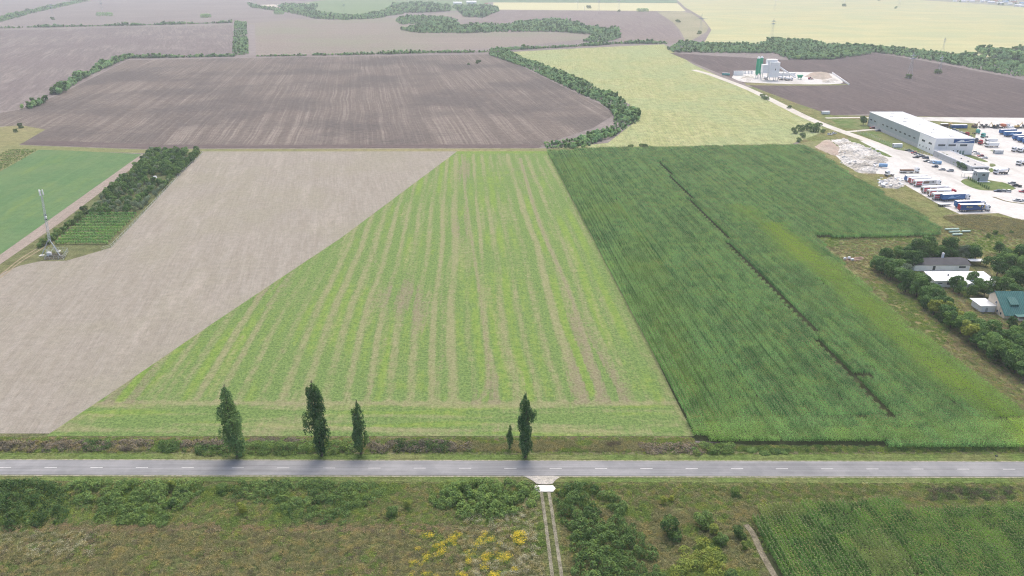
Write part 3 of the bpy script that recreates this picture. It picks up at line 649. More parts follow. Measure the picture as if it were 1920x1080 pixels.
# ---- low cover prototypes
def tuft(seed, mat, n, h, rad, size, mats=None, top=0, topsize=0.12):
    r = np.random.default_rng(seed)
    a = r.uniform(0, 2 * PI, n); d = rad * np.sqrt(r.random(n)); zz = h * r.uniform(0.1, 1, n) * (1 - 0.5 * (d / rad) ** 2)
    C = np.c_[d * np.cos(a), d * np.sin(a), zz]; N = r.normal(size=(n, 3)) + (0, 0, 0.6); V = cards(C, N, size, 0.5)
    mi = [0] * n
    if top:
        a = r.uniform(0, 2 * PI, top); d = rad * np.sqrt(r.random(top)); C = np.c_[d * np.cos(a), d * np.sin(a), h * (1.05 + r.random(top) * 0.15)]
        V = np.r_[V, cards(C, r.normal(size=(top, 3)) * 0.4 + (0, 0, 1), topsize)]; mi += [1] * top
    me = quads_mesh('tuft', V, mats or [mat], r.random(len(V) // 4)); me.polygons.foreach_set('material_index', mi); return me
tufts = [proto('tuft_%d' % i, m) for i, m in enumerate([
    tuft(1, L_grass, 130, 0.35, 1.0, 0.26), tuft(2, L_weed, 130, 0.7, 1.0, 0.24), tuft(3, L_straw, 110, 0.4, 1.0, 0.24),
    tuft(4, L_bush, 150, 0.9, 0.9, 0.26), tuft(5, L_grass, 110, 0.9, 0.9, 0.2, [L_grass, L_fly], 50, 0.11), tuft(6, L_weed, 110, 0.85, 0.9, 0.22, [L_weed, L_flw], 26, 0.14),
    tuft(7, L_dead, 140, 1.0, 0.9, 0.2), tuft(8, L_grass, 120, 0.6, 1.0, 0.3)])]
def cover(name, x, y, idx, sc, label, cat='weeds'):
    n = len(x)
    return scatter(name, np.c_[x, y, np.full(n, 0.05)], idx, rng.uniform(0, 2 * PI, n), sc, tufts, label, cat)
def rand_px(n, x0, x1, y0, y1):
    """random ground points inside a pixel-row band (uniform on the ground)"""
    a = G(960, y1).y; b = G(960, y0).y
    y = rng.uniform(a, b, n); sx = rng.uniform(x0, x1, n); zc = y * CP + CAM_H * SP; x = (sx - 960) * zc / FPX
    return x, y
# meadow south of the road
x, y = rand_px(16000, -40, 1960, 905, 1110); sx, sy = toscreen((x, y, 0.0)); n = len(x)
nz = vnoise(x, y, 0.10, 31.0); nz2 = vnoise(x * 0.4, y, 0.35, 32.0)
idx = np.where(nz + nz2 * 0.6 > 0.12, 7, np.where(nz + nz2 * 0.6 > -0.18, 1, 1)); pr = rng.random(n)
brown = (sy > 996) & (sx < 1000); idx = np.where(brown & (pr < 0.52), 1, idx); idx = np.where(brown & (pr > 0.96), 6, idx); idx = np.where(brown & (pr > 0.76) & (pr < 0.9), 2, idx)
idx = np.where((sx < 1000) & (sy < 985) & (pr < 0.62), np.where(nz > -0.2, 7, 0), idx)
straw = (sx < 960) & (np.abs(sy - 991 - nz * 5) < 7) & (pr < 0.75); idx = np.where(straw, 2, idx)
gr2 = (sx > 60) & (sx < 260) & (np.abs(sy - 968) < 14); idx = np.where(gr2 & (pr < 0.8), 0, idx)
fl = (sx > 770) & (sx < 990) & (sy > 1002) & (vnoise(x, y, 0.28, 33.0) > 0.12) & (rng.random(n) < 0.85); idx = np.where(fl, 4, idx)
wf = (((sx > 860) & (sx < 1020) & (sy > 965)) | ((sx < 180) & (sy > 1000) & (sy < 1045)) | ((sx > 980) & (sx < 1015))) & (pr < 0.30) & ~fl; idx = np.where(wf, 5, idx)
rt = (sx > 1180) & (sx < 1430) & (nz < 0.05); idx = np.where(rt & (pr < 0.55), 1, idx); idx = np.where(rt & (pr > 0.88), 2, idx)
band = (sx > 1050) & (sy < 950); idx = np.where(band, np.where(pr < 0.5, 7, 1), idx); idx = np.where(band & (sx > 1740) & (sx < 1900) & (sy > 915) & (sy < 938), np.where(pr < 0.5, 3, 6), idx)
idx = np.where(band & (pr > 0.94) & (sx > 1560) & (sx < 1640), 5, idx)
tracks = [[tuple(G(*p)[:2]) for p in l] for l in ([(1015, 912), (1021, 965), (1028, 1020), (1038, 1100)], [(1029, 912), (1036, 965), (1044, 1020), (1056, 1100)])]
k = ~((sx > 1418 + (sy - 950) * 0.25) & (sy > 956)) & (seg_dist(x, y, tracks[0]) > 1.0) & (seg_dist(x, y, tracks[1]) > 1.0)
k &= seg_dist(x, y, [tuple(G(*p)[:2]) for p in [(1398, 984), (1412, 1000), (1424, 1030), (1440, 1060), (1470, 1110)]]) > 1.3
k &= ~((sx > 990) & (sx < 1050) & (sy < 928)) & ~((np.abs(sx - (1022 + (sy - 912) * 0.12)) < 20) & (idx != 0) & (idx != 7))
k &= ~((sy < 909 + nz * 3) & (rng.random(n) < 0.8))
cover('meadow_weeds', x[k], y[k], idx[k], (0.55 + 0.35 * rng.random(n) + 0.25 * np.clip(nz, -1, 1))[k], 'tall weeds and grass of the rough meadow in the foreground')
# bank north of the road
x, y = rand_px(6500, -40, 1960, 822, 853); sx, sy = toscreen((x, y, 0.0)); n = len(x); nz = vnoise(x * 0.5, y, 0.2, 41.0); pr = rng.random(n)
idx = np.where(sy < 828, np.where(pr < 0.5, 2, 7), np.where(nz > 0.5, 6, np.where(nz > -0.05, 1, 7)))
idx = np.where((sx > 1390) & (pr < 0.75), np.where(pr < 0.4, 7, 3), idx); lo = sy > 846; idx = np.where(lo, np.where(pr < 0.8, 0, 7), idx)
k = ~((sx > 1300) & (sy < 838)) & ~(lo & (pr < 0.5)); cover('roadside_weeds', x[k], y[k], idx[k], np.where(lo, 0.4, 0.75 + 0.3 * nz)[k], 'brown and green weeds on the bank beyond the road')
# grassland right of the maize
x, y = rand_px(26000, 1500, 1960, 425, 800); sx, sy = toscreen((x, y, 0.0)); n = len(x); nz = vnoise(x, y, 0.05, 51.0); pr = rng.random(n)
ed = np.interp(sy, [425, 447, 520, 615, 692, 772, 845], [1762, 1530, 1606, 1706, 1806, 1906, 1995])
k = (sx > ed + 4) & (seg_dist(x, y, [(G(1850, 500).x, G(1850, 500).y), (G(1880, 560).x, G(1880, 560).y)]) > 12) & (rng.random(n) < 0.75)
idx = np.where(nz > 0.15, 7, np.where(pr < 0.45, 2, np.where(pr < 0.75, 1, 0)))
cover('grassland_tufts', x[k], y[k], idx[k], (0.6 + 0.4 * rng.random(n))[k] * 0.8, 'dry and green grass tufts between the maize and the tree belt', 'grass')
x, y = rand_px(5000, 1770, 1960, 405, 448); sx, sy = toscreen((x, y, 0.0)); n = len(x)
k = inside(sx, sy, [(1765, 408), (1815, 401), (1860, 407), (1960, 418), (1960, 456), (1880, 440), (1800, 424)])
cover('dry_weed_patch', x[k], y[k], np.where(rng.random(n) < 0.6, 1, 2)[k], (0.7 + 0.5 * rng.random(n))[k], 'patch of brownish dry weeds below the parked lorries')
# ---- bramble thickets (uncountable masses) south of the road
def thicket(poly_px, hgt, n, label, mat=L_bush, size=0.3, dens=0.38, name='bramble_thicket', cat='thicket', kind='stuff'):
    poly = [tuple(G(*p)[:2]) for p in poly_px]; A = np.array(poly)
    x0, x1, y0, y1 = A[:, 0].min(), A[:, 0].max(), A[:, 1].min(), A[:, 1].max(); area = (x1 - x0) * (y1 - y0)
    m = int(area * dens) + 8; x = rng.uniform(x0, x1, m); y = rng.uniform(y0, y1, m); k = inside(x, y, poly); x, y = x[k], y[k]
    ed = seg_dist(x, y, poly + [poly[0]])
    bl = []
    for a, b, e in zip(x, y, ed):
        r = rng.uniform(0.7, 1.3); hh = hgt * min(1, 0.45 + e / 4) * rng.uniform(0.65, 1.1); bl.append((a, b, hh * 0.35, r * 1.15, r * 1.15, hh * 0.62))
    V, v = crown(bl, n, size, up=0.5); o = link(bpy.data.objects.new(name, quads_mesh(name, V, mat, v))); tag(o, label, cat, None, kind); return o
thicket([(-120, 905), (60, 903), (125, 915), (132, 950), (110, 985), (60, 990), (0, 996), (-120, 996)], 2.6, 30000, 'dense green bramble thicket at the left end of the meadow')
thicket([(128, 905), (250, 903), (372, 905), (378, 925), (340, 955), (350, 965), (310, 984), (250, 988), (190, 978), (170, 955), (140, 948)], 2.3, 30000,
        'wide green bramble thicket with a pointed lower end, second from the left')
thicket([(400, 918), (440, 905), (520, 903), (650, 904), (722, 912), (715, 940), (660, 960), (640, 984), (570, 982), (520, 960), (480, 940), (420, 935)], 1.7, 24000,
        'low loose bramble thicket left of the dark oval one')
thicket([(806, 938), (830, 912), (900, 902), (985, 904), (1008, 918), (1000, 950), (960, 966), (925, 978), (870, 974), (838, 960)], 2.6, 26000,
        'dark oval bramble thicket left of the two-rut track')
thicket([(1048, 918), (1075, 910), (1135, 915), (1175, 950), (1185, 985), (1210, 1010), (1236, 1050), (1250, 1110), (1070, 1110), (1075, 1060), (1070, 1010), (1045, 975), (1040, 945)], 2.7, 42000,
        'long green thicket running down the right side of the two-rut track')
thicket([(1268, 1045), (1290, 1018), (1330, 1015), (1355, 1050), (1375, 1110), (1262, 1110)], 2.3, 9000, 'yellowish green thicket at the bottom edge right of the track', L_yel, 0.28)
def brush(x0, x1, y0, y1, h, n, label, mat, dens=0.5):
    m = 10; top = [(x0 + (x1 - x0) * i / m, y0 + rng.uniform(-1, 2.5)) for i in range(m + 1)]; bot = [(x0 + (x1 - x0) * i / m, y1 + rng.uniform(-2.5, 1)) for i in range(m + 1)]
    return thicket(top + bot[::-1], h, n, label, mat, 0.26, dens, 'roadside_brush', 'brush')
brush(-80, 95, 829, 846, 1.9, 8000, 'purple brown brush at the left end of the road bank', L_dead)
brush(88, 290, 829, 844, 1.7, 9000, 'purple brown brush on the road bank left of the leftmost poplar', L_dead)
brush(160, 215, 828, 845, 2.0, 3500, 'small dark green brush clump within the brown brush on the left', L_bush)
brush(298, 352, 829, 846, 2.0, 3500, 'rounded green brush clump left of the leftmost poplar', L_bush)
brush(335, 430, 828, 844, 1.7, 5000, 'brown brush just left of the leftmost poplar', L_dead)
brush(370, 436, 838, 855, 1.9, 4500, 'green brush at the foot of the leftmost poplar', L_bush)
brush(455, 600, 831, 854, 2.1, 12000, 'dark green brush filling the bank between the two tallest poplars', L_bush)
brush(468, 590, 825, 834, 1.7, 4500, 'thin brown brush behind the green brush of the tallest poplars', L_dead)
brush(615, 665, 829, 852, 1.9, 4500, 'mixed brush between the tallest and the medium poplar', L_bush)
brush(690, 880, 828, 848, 1.8, 10000, 'brown and green brush right of the medium poplar', L_dead)
brush(735, 840, 829, 849, 2.1, 6500, 'dark green brush mound right of the medium poplar', L_bush)
brush(1195, 1315, 832, 849, 1.6, 6000, 'purple brown brush at the corner of the maize field', L_dead)
brush(1295, 1375, 833, 853, 2.1, 6500, 'dark green brush mound at the corner of the maize field', L_bush)
brush(1400, 1480, 842, 852, 1.0, 3500, 'low green brush in front of the maize field', L_bush)
# ---- single shrubs near the road
sh = [(1255, 1003, 1.45, 'dark round shrub standing alone right of the long thicket', 0), (1318, 985, 1.15, 'dark green shrub with a bright green neighbour, upper one of the cluster', 0),
      (1337, 1003, 1.0, 'bright green shrub in the middle of the small cluster', 1), (1350, 1020, 0.85, 'low dark shrub at the lower end of the small cluster', 0),
      (1383, 1006, 0.85, 'dark shrub beside the dirt path left of the near maize', 0), (1395, 1030, 0.8, 'light green shrub beside the dirt path, below the dark one', 1),
      (1243, 945, 0.75, 'small yellow green bush at the edge of the verge', 1), (1258, 940, 0.6, 'tiny yellow bush next to the yellow green one at the verge', 1),
      (1046, 925, 0.5, 'small yellow bush right of the concrete slab', 1), (455, 962, 1.1, 'light green bush among grass between two thickets', 1), (418, 925, 0.8, 'little dark bush between the second and third thickets', 0),
      (735, 968, 0.8, 'low bush left of the dark oval thicket', 0), (765, 952, 0.9, 'pale green bush against the dark oval thicket', 1), (325, 918, 1.0, 'bright yellow green bush at the top of the wide thicket', 1),
      (1380, 930, 0.7, 'low dark bush in the weeds above the near maize', 0), (1370, 1095, 1.0, 'bush at the very bottom edge left of the dirt path', 0)]
for i, (px, py, s, lb, kd) in enumerate(sh):
    pr = shrub[i % 4] if kd == 0 else broad_y[i % 2]
    add_tree('shrub', pr, G(px, py), s * (1.0 if kd == 0 else 0.42), i * 1.7, lb, 'bush', 'single shrubs in the meadow')
# ---- tree belt round the farm
belt = [(1646, 505), (1660, 498), (1655, 515), (1672, 508), (1668, 525), (1684, 520), (1690, 536), (1702, 530), (1700, 548), (1712, 543), (1717, 558), (1727, 556), (1728, 570), (1738, 566),
        (1742, 580), (1750, 577), (1752, 592), (1764, 590), (1768, 603), (1780, 600), (1782, 615), (1795, 612), (1800, 626), (1812, 624), (1814, 640), (1826, 636), (1832, 652), (1842, 647),
        (1848, 664), (1858, 660), (1866, 676), (1878, 672), (1884, 690), (1896, 686), (1905, 702), (1916, 697), (1925, 716), (1936, 712), (1860, 645), (1878, 655), (1895, 668), (1912, 680)]
nb = 0
for i, (px, py) in enumerate(belt):
    s = rng.uniform(0.85, 1.15); pr = broad[i % 5]
    if i in (16, 19, 21, 24, 31): pr = broad_y[i % 2]; s *= 1.05
    if i == 7: pr = broad_o[0]
    sp = ('yellow green' if i in (16, 19, 21, 24, 31) else 'silvery' if i == 7 else 'dark green')
    add_tree('broadleaf_tree', pr, G(px, py) + Vector((rng.uniform(-.8, .8), rng.uniform(-.8, .8), 0)), (s, s, s * rng.uniform(0.8, 1.05)), i * 2.1,
             f'{sp} tree, {ordinal(i)} of the slanting belt counted from its far left tip', 'tree', 'trees in the belt between grassland and farm')
back = [(1682, 492), (1696, 490), (1710, 488), (1722, 492), (1734, 488), (1746, 491), (1757, 489), (1768, 492), (1779, 488), (1790, 489), (1803, 490), (1815, 491), (1828, 489), (1698, 503), (1712, 505)]
for i, (px, py) in enumerate(back):
    tall = 1.25 if i in (3, 4, 8) else 0.95
    s = tall * rng.uniform(0.9, 1.1); grey = i in (9, 10)
    add_tree('broadleaf_tree', broad_o[0] if grey else broad[(i + 2) % 5], G(px, py), s, i * 1.3,
             f"{'silvery grey' if grey else 'dark green'} tree behind the grey-roofed barn, {ordinal(i)} from the left of its row", 'tree', 'trees in the row behind the barns')
yard_t = [(1868, 520, 1.1, 'large dark tree right of the barns beside the open shed'), (1885, 512, 1.15, 'dark tree behind the large one right of the barns'), (1878, 500, 1.0, 'tree at the back right of the farm yard'),
          (1905, 500, 1.3, 'tall spreading tree at the right edge behind the farm'), (1920, 520, 1.2, 'tree cut by the right edge right of the open shed'), (1892, 535, 1.0, 'tree between the barns and the green-roofed house, upper one'),
          (1908, 545, 1.1, 'light green tree at the right edge above the green-roofed house'), (1880, 552, 0.95, 'tree behind the green-roofed house, left one'), (1900, 565, 0.9, 'tree behind the green-roofed house, right one'),
          (1862, 548, 0.8, 'bushy tree right of the white low barn'), (1788, 545, 0.85, 'leafy tree in front of the white barn, left of its porch'), (1798, 552, 0.7, 'small tree in front of the white barn porch'),
          (1832, 552, 0.85, 'leafy tree in front of the white barn, right of its porch'), (1845, 556, 0.8, 'tree right of the porch of the white barn next to the house'), (1818, 556, 0.65, 'small round tree in front of the porch steps'),
          (1872, 478, 0.8, 'small tree at the far edge of the farm yard'), (1848, 500, 0.6, 'little tree beside the open shed roof'), (1895, 616, 0.55, 'dark bushy tree at the lower left corner of the green-roofed house'),
          (1930, 640, 1.0, 'tree at the right edge in front of the house'), (1915, 632, 0.7, 'small tree below the house porch'), (1900, 650, 0.9, 'tree below the house near the belt'), (1936, 540, 1.3, 'tree beyond the right edge behind the house'),
          (1817, 536, 0.8, 'thin tree standing against the white barn roof')]
for i, (px, py, s, lb) in enumerate(yard_t):
    add_tree('broadleaf_tree', broad[(i * 2 + 1) % 5], G(px, py), s, i * 0.9, lb, 'tree', 'trees round the farm buildings')
# small hedge bushes along the belt foot
for i, (px, py) in enumerate([(1722, 566), (1730, 573), (1738, 580), (1747, 588), (1757, 597), (1766, 604), (1800, 605), (1806, 612), (1865, 440), (1895, 438), (1853, 446)]):
    add_tree('shrub', shrub[i % 4], G(px, py), 0.55 + 0.1 * (i % 3), i, f"low dark bush {'in the grassland right of the green pipes' if i > 7 else 'at the grass side of the tree belt'}, {ordinal(i if i < 8 else i - 8)} from {'the left' if i > 7 else 'the far end'}", 'bush', 'low bushes beside the belt' if i < 8 else 'low bushes in the grassland')
# ---- shrubs by the dirt road bend and warehouse
for i, (px, py, s, lb) in enumerate([(1488, 250, 1.5, 'rounded bush, leftmost of the clump by the dirt road bend'), (1500, 246, 1.7, 'bush in the back of the clump by the dirt road bend'), (1512, 244, 1.9, 'big bush in the middle of the clump by the dirt road bend'),
        (1524, 247, 2.2, 'biggest bush of the clump by the dirt road bend'), (1533, 243, 1.8, 'bush right of the biggest one by the dirt road bend'), (1543, 249, 1.0, 'small bush at the right end of the clump by the bend'), (1505, 258, 1.3, 'low wide bush in front of the clump by the bend'), (1498, 266, 1.1, 'low dark bush at the far edge of the maize')]):
    add_tree('shrub', shrub[i % 4], G(px, py), s, i * 1.1, lb, 'bush', 'bushes by the dirt road bend')
add_tree('broadleaf_tree', broad[1], G(1618, 235), 0.95, 0.3, 'round tree at the far left corner of the long warehouse', 'tree', None)
# ---- orchard
poly = [(287, 287), (378, 288), (340, 322), (262, 400), (240, 404), (205, 402), (160, 404), (190, 372), (235, 332)]
W = [tuple(G(*p)[:2]) for p in poly]; d = unit(G(378, 288), G(262, 400)); d = -d; pe = Vector((d.y, -d.x, 0)); o0 = G(378, 288)
pts = []
for a in np.arange(-150, 60, 5.0):
    for b in np.arange(-80, 80, 4.6):
        p = o0 + d * a + pe * b; x_, y_ = p.x + rng.uniform(-.8, .8), p.y + rng.uniform(-.8, .8)
        if inside(np.array([x_]), np.array([y_]), W)[0] and mnoise.noise(Vector((x_ * 0.06, y_ * 0.05, 5))) > -0.42: pts.append((x_, y_))
print('orchard', len(pts))
pts.sort(key=lambda q: (q[1], q[0]))
rows = {}
for i, (x_, y_) in enumerate(pts):
    far = (y_ - 395) / 140; grey = rng.random() < (0.5 if far < 0.3 else 0.1)
    me = orch_o[i % 2] if grey else orch[i % 4]; r_ = int((y_ - pts[0][1]) // 7); rows[r_] = rows.get(r_, -1) + 1
    s = rng.uniform(0.8, 1.15) * (1.12 if far > 0.5 else 0.9)
    add_tree('orchard_tree', me, (x_, y_, 0.05), s, i * 1.9, f"{'grey green' if grey else 'green'} orchard tree, {ordinal(rows[r_])} from the left in the {ordinal(r_)} line up from the vineyard", 'tree', 'fruit trees of the orchard behind the vineyard')
for i, (px, py, s) in enumerate([(160, 400, 1.3), (152, 408, 1.1), (146, 414, 1.2), (137, 421, 1.0), (128, 428, 1.1), (120, 435, 0.9), (112, 440, 1.1), (104, 447, 1.0), (96, 452, 1.1), (88, 458, 1.0), (80, 461, 1.1), (74, 464, 0.8)]):
    add_tree('shrub', shrub[i % 4], G(px, py), s, i, f'bush between dirt track and vineyard, {ordinal(i)} of the line counted from the orchard', 'bush', 'bushes between dirt track and vineyard')
for i in range(11):
    t = i / 10; px0 = 168 + (104 - 168) * t; px1 = 257 + (203 - 257) * t; py = 404 + (458 - 404) * t
    A = G(px0, py); B = G(px1, py); L = (B - A).length; n = int(L / 0.8)
    bl = [(A.x + (B.x - A.x) * (k + .5) / n, A.y + rng.uniform(-.15, .15), 1.05 + rng.uniform(-.1, .15), .6, .55, .85) for k in range(n)]
    V, v = crown(bl, 1500, 0.34, up=0.6); t_ = empty('vine_row', (0, 0, 0)); tag(t_, f'green vine row, {ordinal(i)} of the vineyard counted from the orchard side', 'vine row', 'rows of the small vineyard')
    t_.location = (A.x, A.y, 0.05); V = V - np.array([A.x, A.y, 0])
    link(bpy.data.objects.new('foliage', quads_mesh('vine_foliage', V, L_vine, v)), t_)
    mb = MB()
    for k in range(0, n + 1, 6):
        xx = (B.x - A.x) * k / n; mb.box(xx - .06, xx + .06, -.06, .06, 0, 2.0)
    mb.build('post', bark, t_)
for i, (px, py, s) in enumerate([(39, 240, 1.3), (30, 248, 0.9)]):
    add_tree('shrub', shrub[i], G(px, py), s, i, ['larger bush in the small rough patch at the left edge', 'smaller bush in front of the other in the rough patch at the left edge'][i], 'bush', None)
thicket([(0, 290), (20, 280), (68, 281), (40, 300), (0, 321), (-60, 340), (-60, 290)], 1.3, 9000, 'low green scrub patch at the left edge above the green field', L_bush, 0.5, 0.25, 'scrub', 'scrub')
# ---- far hedgerows and woods: uncountable masses of trees
def far_tree(seed, h, r, n, size, mat=L_far):
    global rng
    keep = rng; rng = np.random.default_rng(seed); V, v = crown(tree_blobs(h, r, 6, base=0.15, flat=0.9), n, size); rng = keep
    return quads_mesh('far_tree', V, mat, v)
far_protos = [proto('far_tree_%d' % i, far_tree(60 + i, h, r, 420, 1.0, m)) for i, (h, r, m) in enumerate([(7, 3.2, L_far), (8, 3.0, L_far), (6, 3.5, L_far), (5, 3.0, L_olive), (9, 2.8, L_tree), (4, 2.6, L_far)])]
def hedgerow(line_or_poly, label, width=None, hs=1.0, dens=0.055, name='hedgerow', cat='hedgerow', gaps=0.0):
    if width: poly = [tuple(p[:2]) for p in ribbon(smooth(line_or_poly, 2), width)]
    else: poly = [tuple(G(*p)[:2]) for p in line_or_poly]
    A = np.array(poly); x0, x1, y0, y1 = A[:, 0].min(), A[:, 0].max(), A[:, 1].min(), A[:, 1].max()
    m = int((x1 - x0) * (y1 - y0) * dens) + 20; m = min(m, 60000); x = rng.uniform(x0, x1, m); y = rng.uniform(y0, y1, m); k = inside(x, y, poly)
    x, y = x[k], y[k]; n = len(x); nz = vnoise(x, y, 0.02, 61.0)
    if gaps: kk = nz > -gaps; x, y, nz = x[kk], y[kk], nz[kk]; n = len(x)
    sc = hs * np.clip(0.85 + 0.9 * nz + rng.normal(size=n) * 0.14, 0.45, 1.6)
    print(name, n)
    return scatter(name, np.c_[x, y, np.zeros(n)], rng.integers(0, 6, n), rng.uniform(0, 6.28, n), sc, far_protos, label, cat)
hedgerow([(915, 103), (952, 97), (1005, 118), (1083, 150), (1150, 180), (1200, 212), (1198, 228), (1150, 256), (1090, 279), (1018, 279), (1020, 271), (1085, 262), (1150, 238), (1152, 215),
          (1125, 194), (1060, 163), (985, 127)], 'curving belt of green bushes between the dark ploughed field and the yellow-green crop', hs=0.5, dens=0.18)
hedgerow([(108, 177), (135, 155), (180, 133), (225, 112), (250, 108)], 'green hedge slanting between the two ploughed fields on the left', 11, 0.75, 0.14)
hedgerow([(38, 206), (60, 202), (88, 190)], 'short separate hedge piece at the lower end of the slanting left hedge', 7, 0.75, 0.09)
hedgerow([(245, 109), (330, 108), (440, 106)], 'dark hedge along the top of the large ploughed field, left part', 8, 0.62, 0.16)
hedgerow([(475, 106), (575, 105)], 'thin light hedge along the top of the large ploughed field, middle part', 8, 0.5, 0.16)
hedgerow([(585, 104), (700, 102), (800, 99), (920, 98), (930, 95), (1010, 91), (1100, 86), (1170, 81), (1250, 82)], 'long light green hedge along the top of the large ploughed field and crop', 16, 0.55, 0.12)
hedgerow([(440, 41), (462, 41), (466, 104), (436, 104)], 'green strip of scrub between two far ploughed fields', hs=0.55, dens=0.05)
hedgerow([(-100, 53), (40, 53)], 'far left stretch of the straight hedge at the top left', 12, 0.7, 0.05)
hedgerow([(50, 52), (150, 50), (300, 47), (436, 43)], 'straight thin hedge at the top left beyond the ploughed field', 12, 0.7, 0.10)
hedgerow([(-60, 52), (0, 38), (50, 24), (110, 12), (160, 1)], 'broad pale hedge crossing the top left corner', 45, 0.8, 0.02)
hedgerow([(465, 8), (490, 14), (520, 17), (560, 20), (600, 26), (640, 30), (690, 29), (735, 22), (760, 26), (700, 36), (640, 38), (590, 36), (560, 28), (510, 20), (470, 14)], 'bushy far creek bank right of the pale earth patch', hs=0.95, dens=0.022, name='far_wood', cat='wood')
hedgerow([(520, 12), (555, 9), (595, 12), (590, 20), (540, 19)], 'dark far clump above the creek bank', hs=1.0, dens=0.03, name='far_wood', cat='wood')
hedgerow([(724, 21), (740, 13), (790, 11), (842, 13), (845, 21), (800, 24), (730, 25)], 'dark dense far wood at the top centre', hs=1.5, dens=0.025, name='far_wood', cat='wood')
hedgerow([(848, 14), (890, 11), (935, 16), (935, 22), (905, 34), (870, 32), (860, 22)], 'light round far wood right of the dark dense wood', hs=1.1, dens=0.025, name='far_wood', cat='wood')
hedgerow([(742, 40), (760, 33), (820, 34), (860, 38), (850, 45), (790, 46), (750, 46)], 'pale upper arm of the far wooded creek bend', hs=0.8, dens=0.03, name='far_wood', cat='wood')
hedgerow([(752, 57), (770, 50), (850, 44), (870, 52), (960, 46), (990, 42), (1040, 38), (1080, 44), (1100, 52), (1158, 58), (1165, 72), (1130, 80), (1095, 78), (1120, 66), (1040, 60), (960, 60), (860, 63), (780, 62)],
         'winding far wooded creek beyond the ploughed fields', hs=0.95, dens=0.04, name='far_wood', cat='wood')
hedgerow([(1250, 93), (1275, 80), (1330, 84), (1420, 86), (1440, 76), (1500, 78), (1560, 84), (1630, 92), (1632, 102), (1560, 112), (1480, 112), (1450, 100), (1340, 100), (1262, 98)],
         'dense green wood behind the batching plant', hs=0.68, dens=0.08, name='far_wood', cat='wood')
hedgerow([(1615, 88), (1680, 92), (1780, 102), (1860, 112), (1960, 130), (2000, 142), (1920, 146), (1850, 134), (1760, 116), (1680, 104), (1632, 98)], 'green wood along the far side of the dark ploughed field on the right', hs=0.68, dens=0.08, name='far_wood', cat='wood')
hedgerow([(1830, 98), (1960, 96), (2000, 108), (1920, 118), (1860, 110)], 'separate wood at the right edge below the yellow field', hs=1.0, dens=0.04, name='far_wood', cat='wood')
# single far bushes at pylon feet
far_b = [(99, 37, 2.2, 'small dark bush at the foot of the far left pylon'), (1104, 16, 3.2, 'far bush in front of the pale yellow strip, left one'), (1160, 22, 2.0, 'far bush at the foot of the thin pylon in the top centre'),
         (1582, 12, 3.0, 'wide far bush in the yellow field'), (1680, 16, 2.2, 'small far bush right of the wide one in the yellow field'), (1648, 2, 2.0, 'tiny bush at the top edge above the yellow field'), (1272, 42, 2.2, 'round bush in the far pasture'), (1312, 64, 2.2, 'dark round bush by the crossed pylon in the far pasture'),
         (1703, 147, 1.7, 'round dark bush, left one of two in the dark ploughed field'), (1757, 138, 1.7, 'round dark bush, right one of two in the dark ploughed field'), (896, 119, 1.5, 'lone dark bush in the large ploughed field'), (878, 122, 1.0, 'small pale bush left of the lone dark one in the ploughed field'),
         (1430, 184, 1.3, 'dark bush along the dirt road, upper one'), (1437, 187, 1.1, 'dark bush along the dirt road, middle one'), (1479, 203, 0.9, 'small dark bush along the dirt road, lower one'), (1207, 279, 1.3, 'dark low bush at the lower edge of the yellow-green crop'), (1182, 279, 1.0, 'flat low bush left of the dark one at the edge of the yellow-green crop')]
for i, (px, py, s, lb) in enumerate(far_b):
    add_tree('far_bush', shrub[i % 4], G(px, py), (s * 1.5, s * 1.2, s), i, lb, 'bush', None)
for i, (px, py, n_, lb) in enumerate([(197, 30, 5, 'long dark far hedge clump standing alone on the left'), (386, 33, 3, 'small far bush clump right of the long one'), (1205, 22, 4, 'row of far bushes along the pale yellow strip'), (523, 27, 3, 'far bush clump under the double pylon left of the creek')]):
    c0 = G(px, py); bl = []
    for k in range(n_): bl.append((c0.x + (k - (n_ - 1) / 2) * 8, c0.y + rng.uniform(-3, 3), 4, 7, 7, 6))
    V, v = crown(bl, 1500, 1.4); o = link(bpy.data.objects.new('bush_clump', quads_mesh('bush_clump', V, L_far, v))); tag(o, lb, 'bush clump')
# ------------------------------------------------------------------ roads, yard surfaces
m_yard = field_mat('yard_concrete', (0.66, 0.645, 0.61), (0.74, 0.725, 0.69), unit(G(1700, 300), G(1900, 400)), 3.0, 6, patch=(0.70, 0.68, 0.63), patch_scale=0.03, fine=0.5, fine_amt=0.05, bump=0.02, third=(0.50, 0.48, 0.44))
m_drd = field_mat('pale_dirt_road', (0.64, 0.61, 0.54), (0.76, 0.73, 0.67), unit(G(1450, 190), G(1560, 240)), 1.0, 12, patch=(0.60, 0.56, 0.48), patch_scale=0.03, fine=1.0, fine_amt=0.08, bump=0.1)
sheet('dirt_road', ribbon(smooth([(1300, 131), (1330, 139), (1352, 147), (1400, 165), (1450, 189), (1510, 220), (1560, 240), (1600, 254), (1650, 272), (1700, 295), (1735, 312)], 2), 8.5), m_drd, 0.10, px=False)
sheet('dirt_road', ribbon([(1548, 221.5), (1600, 220.6), (1690, 221)], 4.5), m_drd, 0.12, px=False)
sheet('dirt_road', ribbon(smooth([(1575, 248), (1600, 246.5), (1622, 244), (1645, 243)], 2), 4.5), m_drd, 0.13, px=False)
sheet('yard', [(1672, 279), (1700, 284), (1735, 290), (1749, 293), (1821, 292), (1834, 232), (1700, 224), (1700, 219.5), (2300, 224), (2400, 500), (1920, 415), (1872, 400), (1800, 402), (1762, 385), (1730, 366), (1700, 349), (1672, 329),
      (1610, 322), (1575, 300), (1560, 285), (1600, 262), (1640, 268)], m_yard, 0.12)
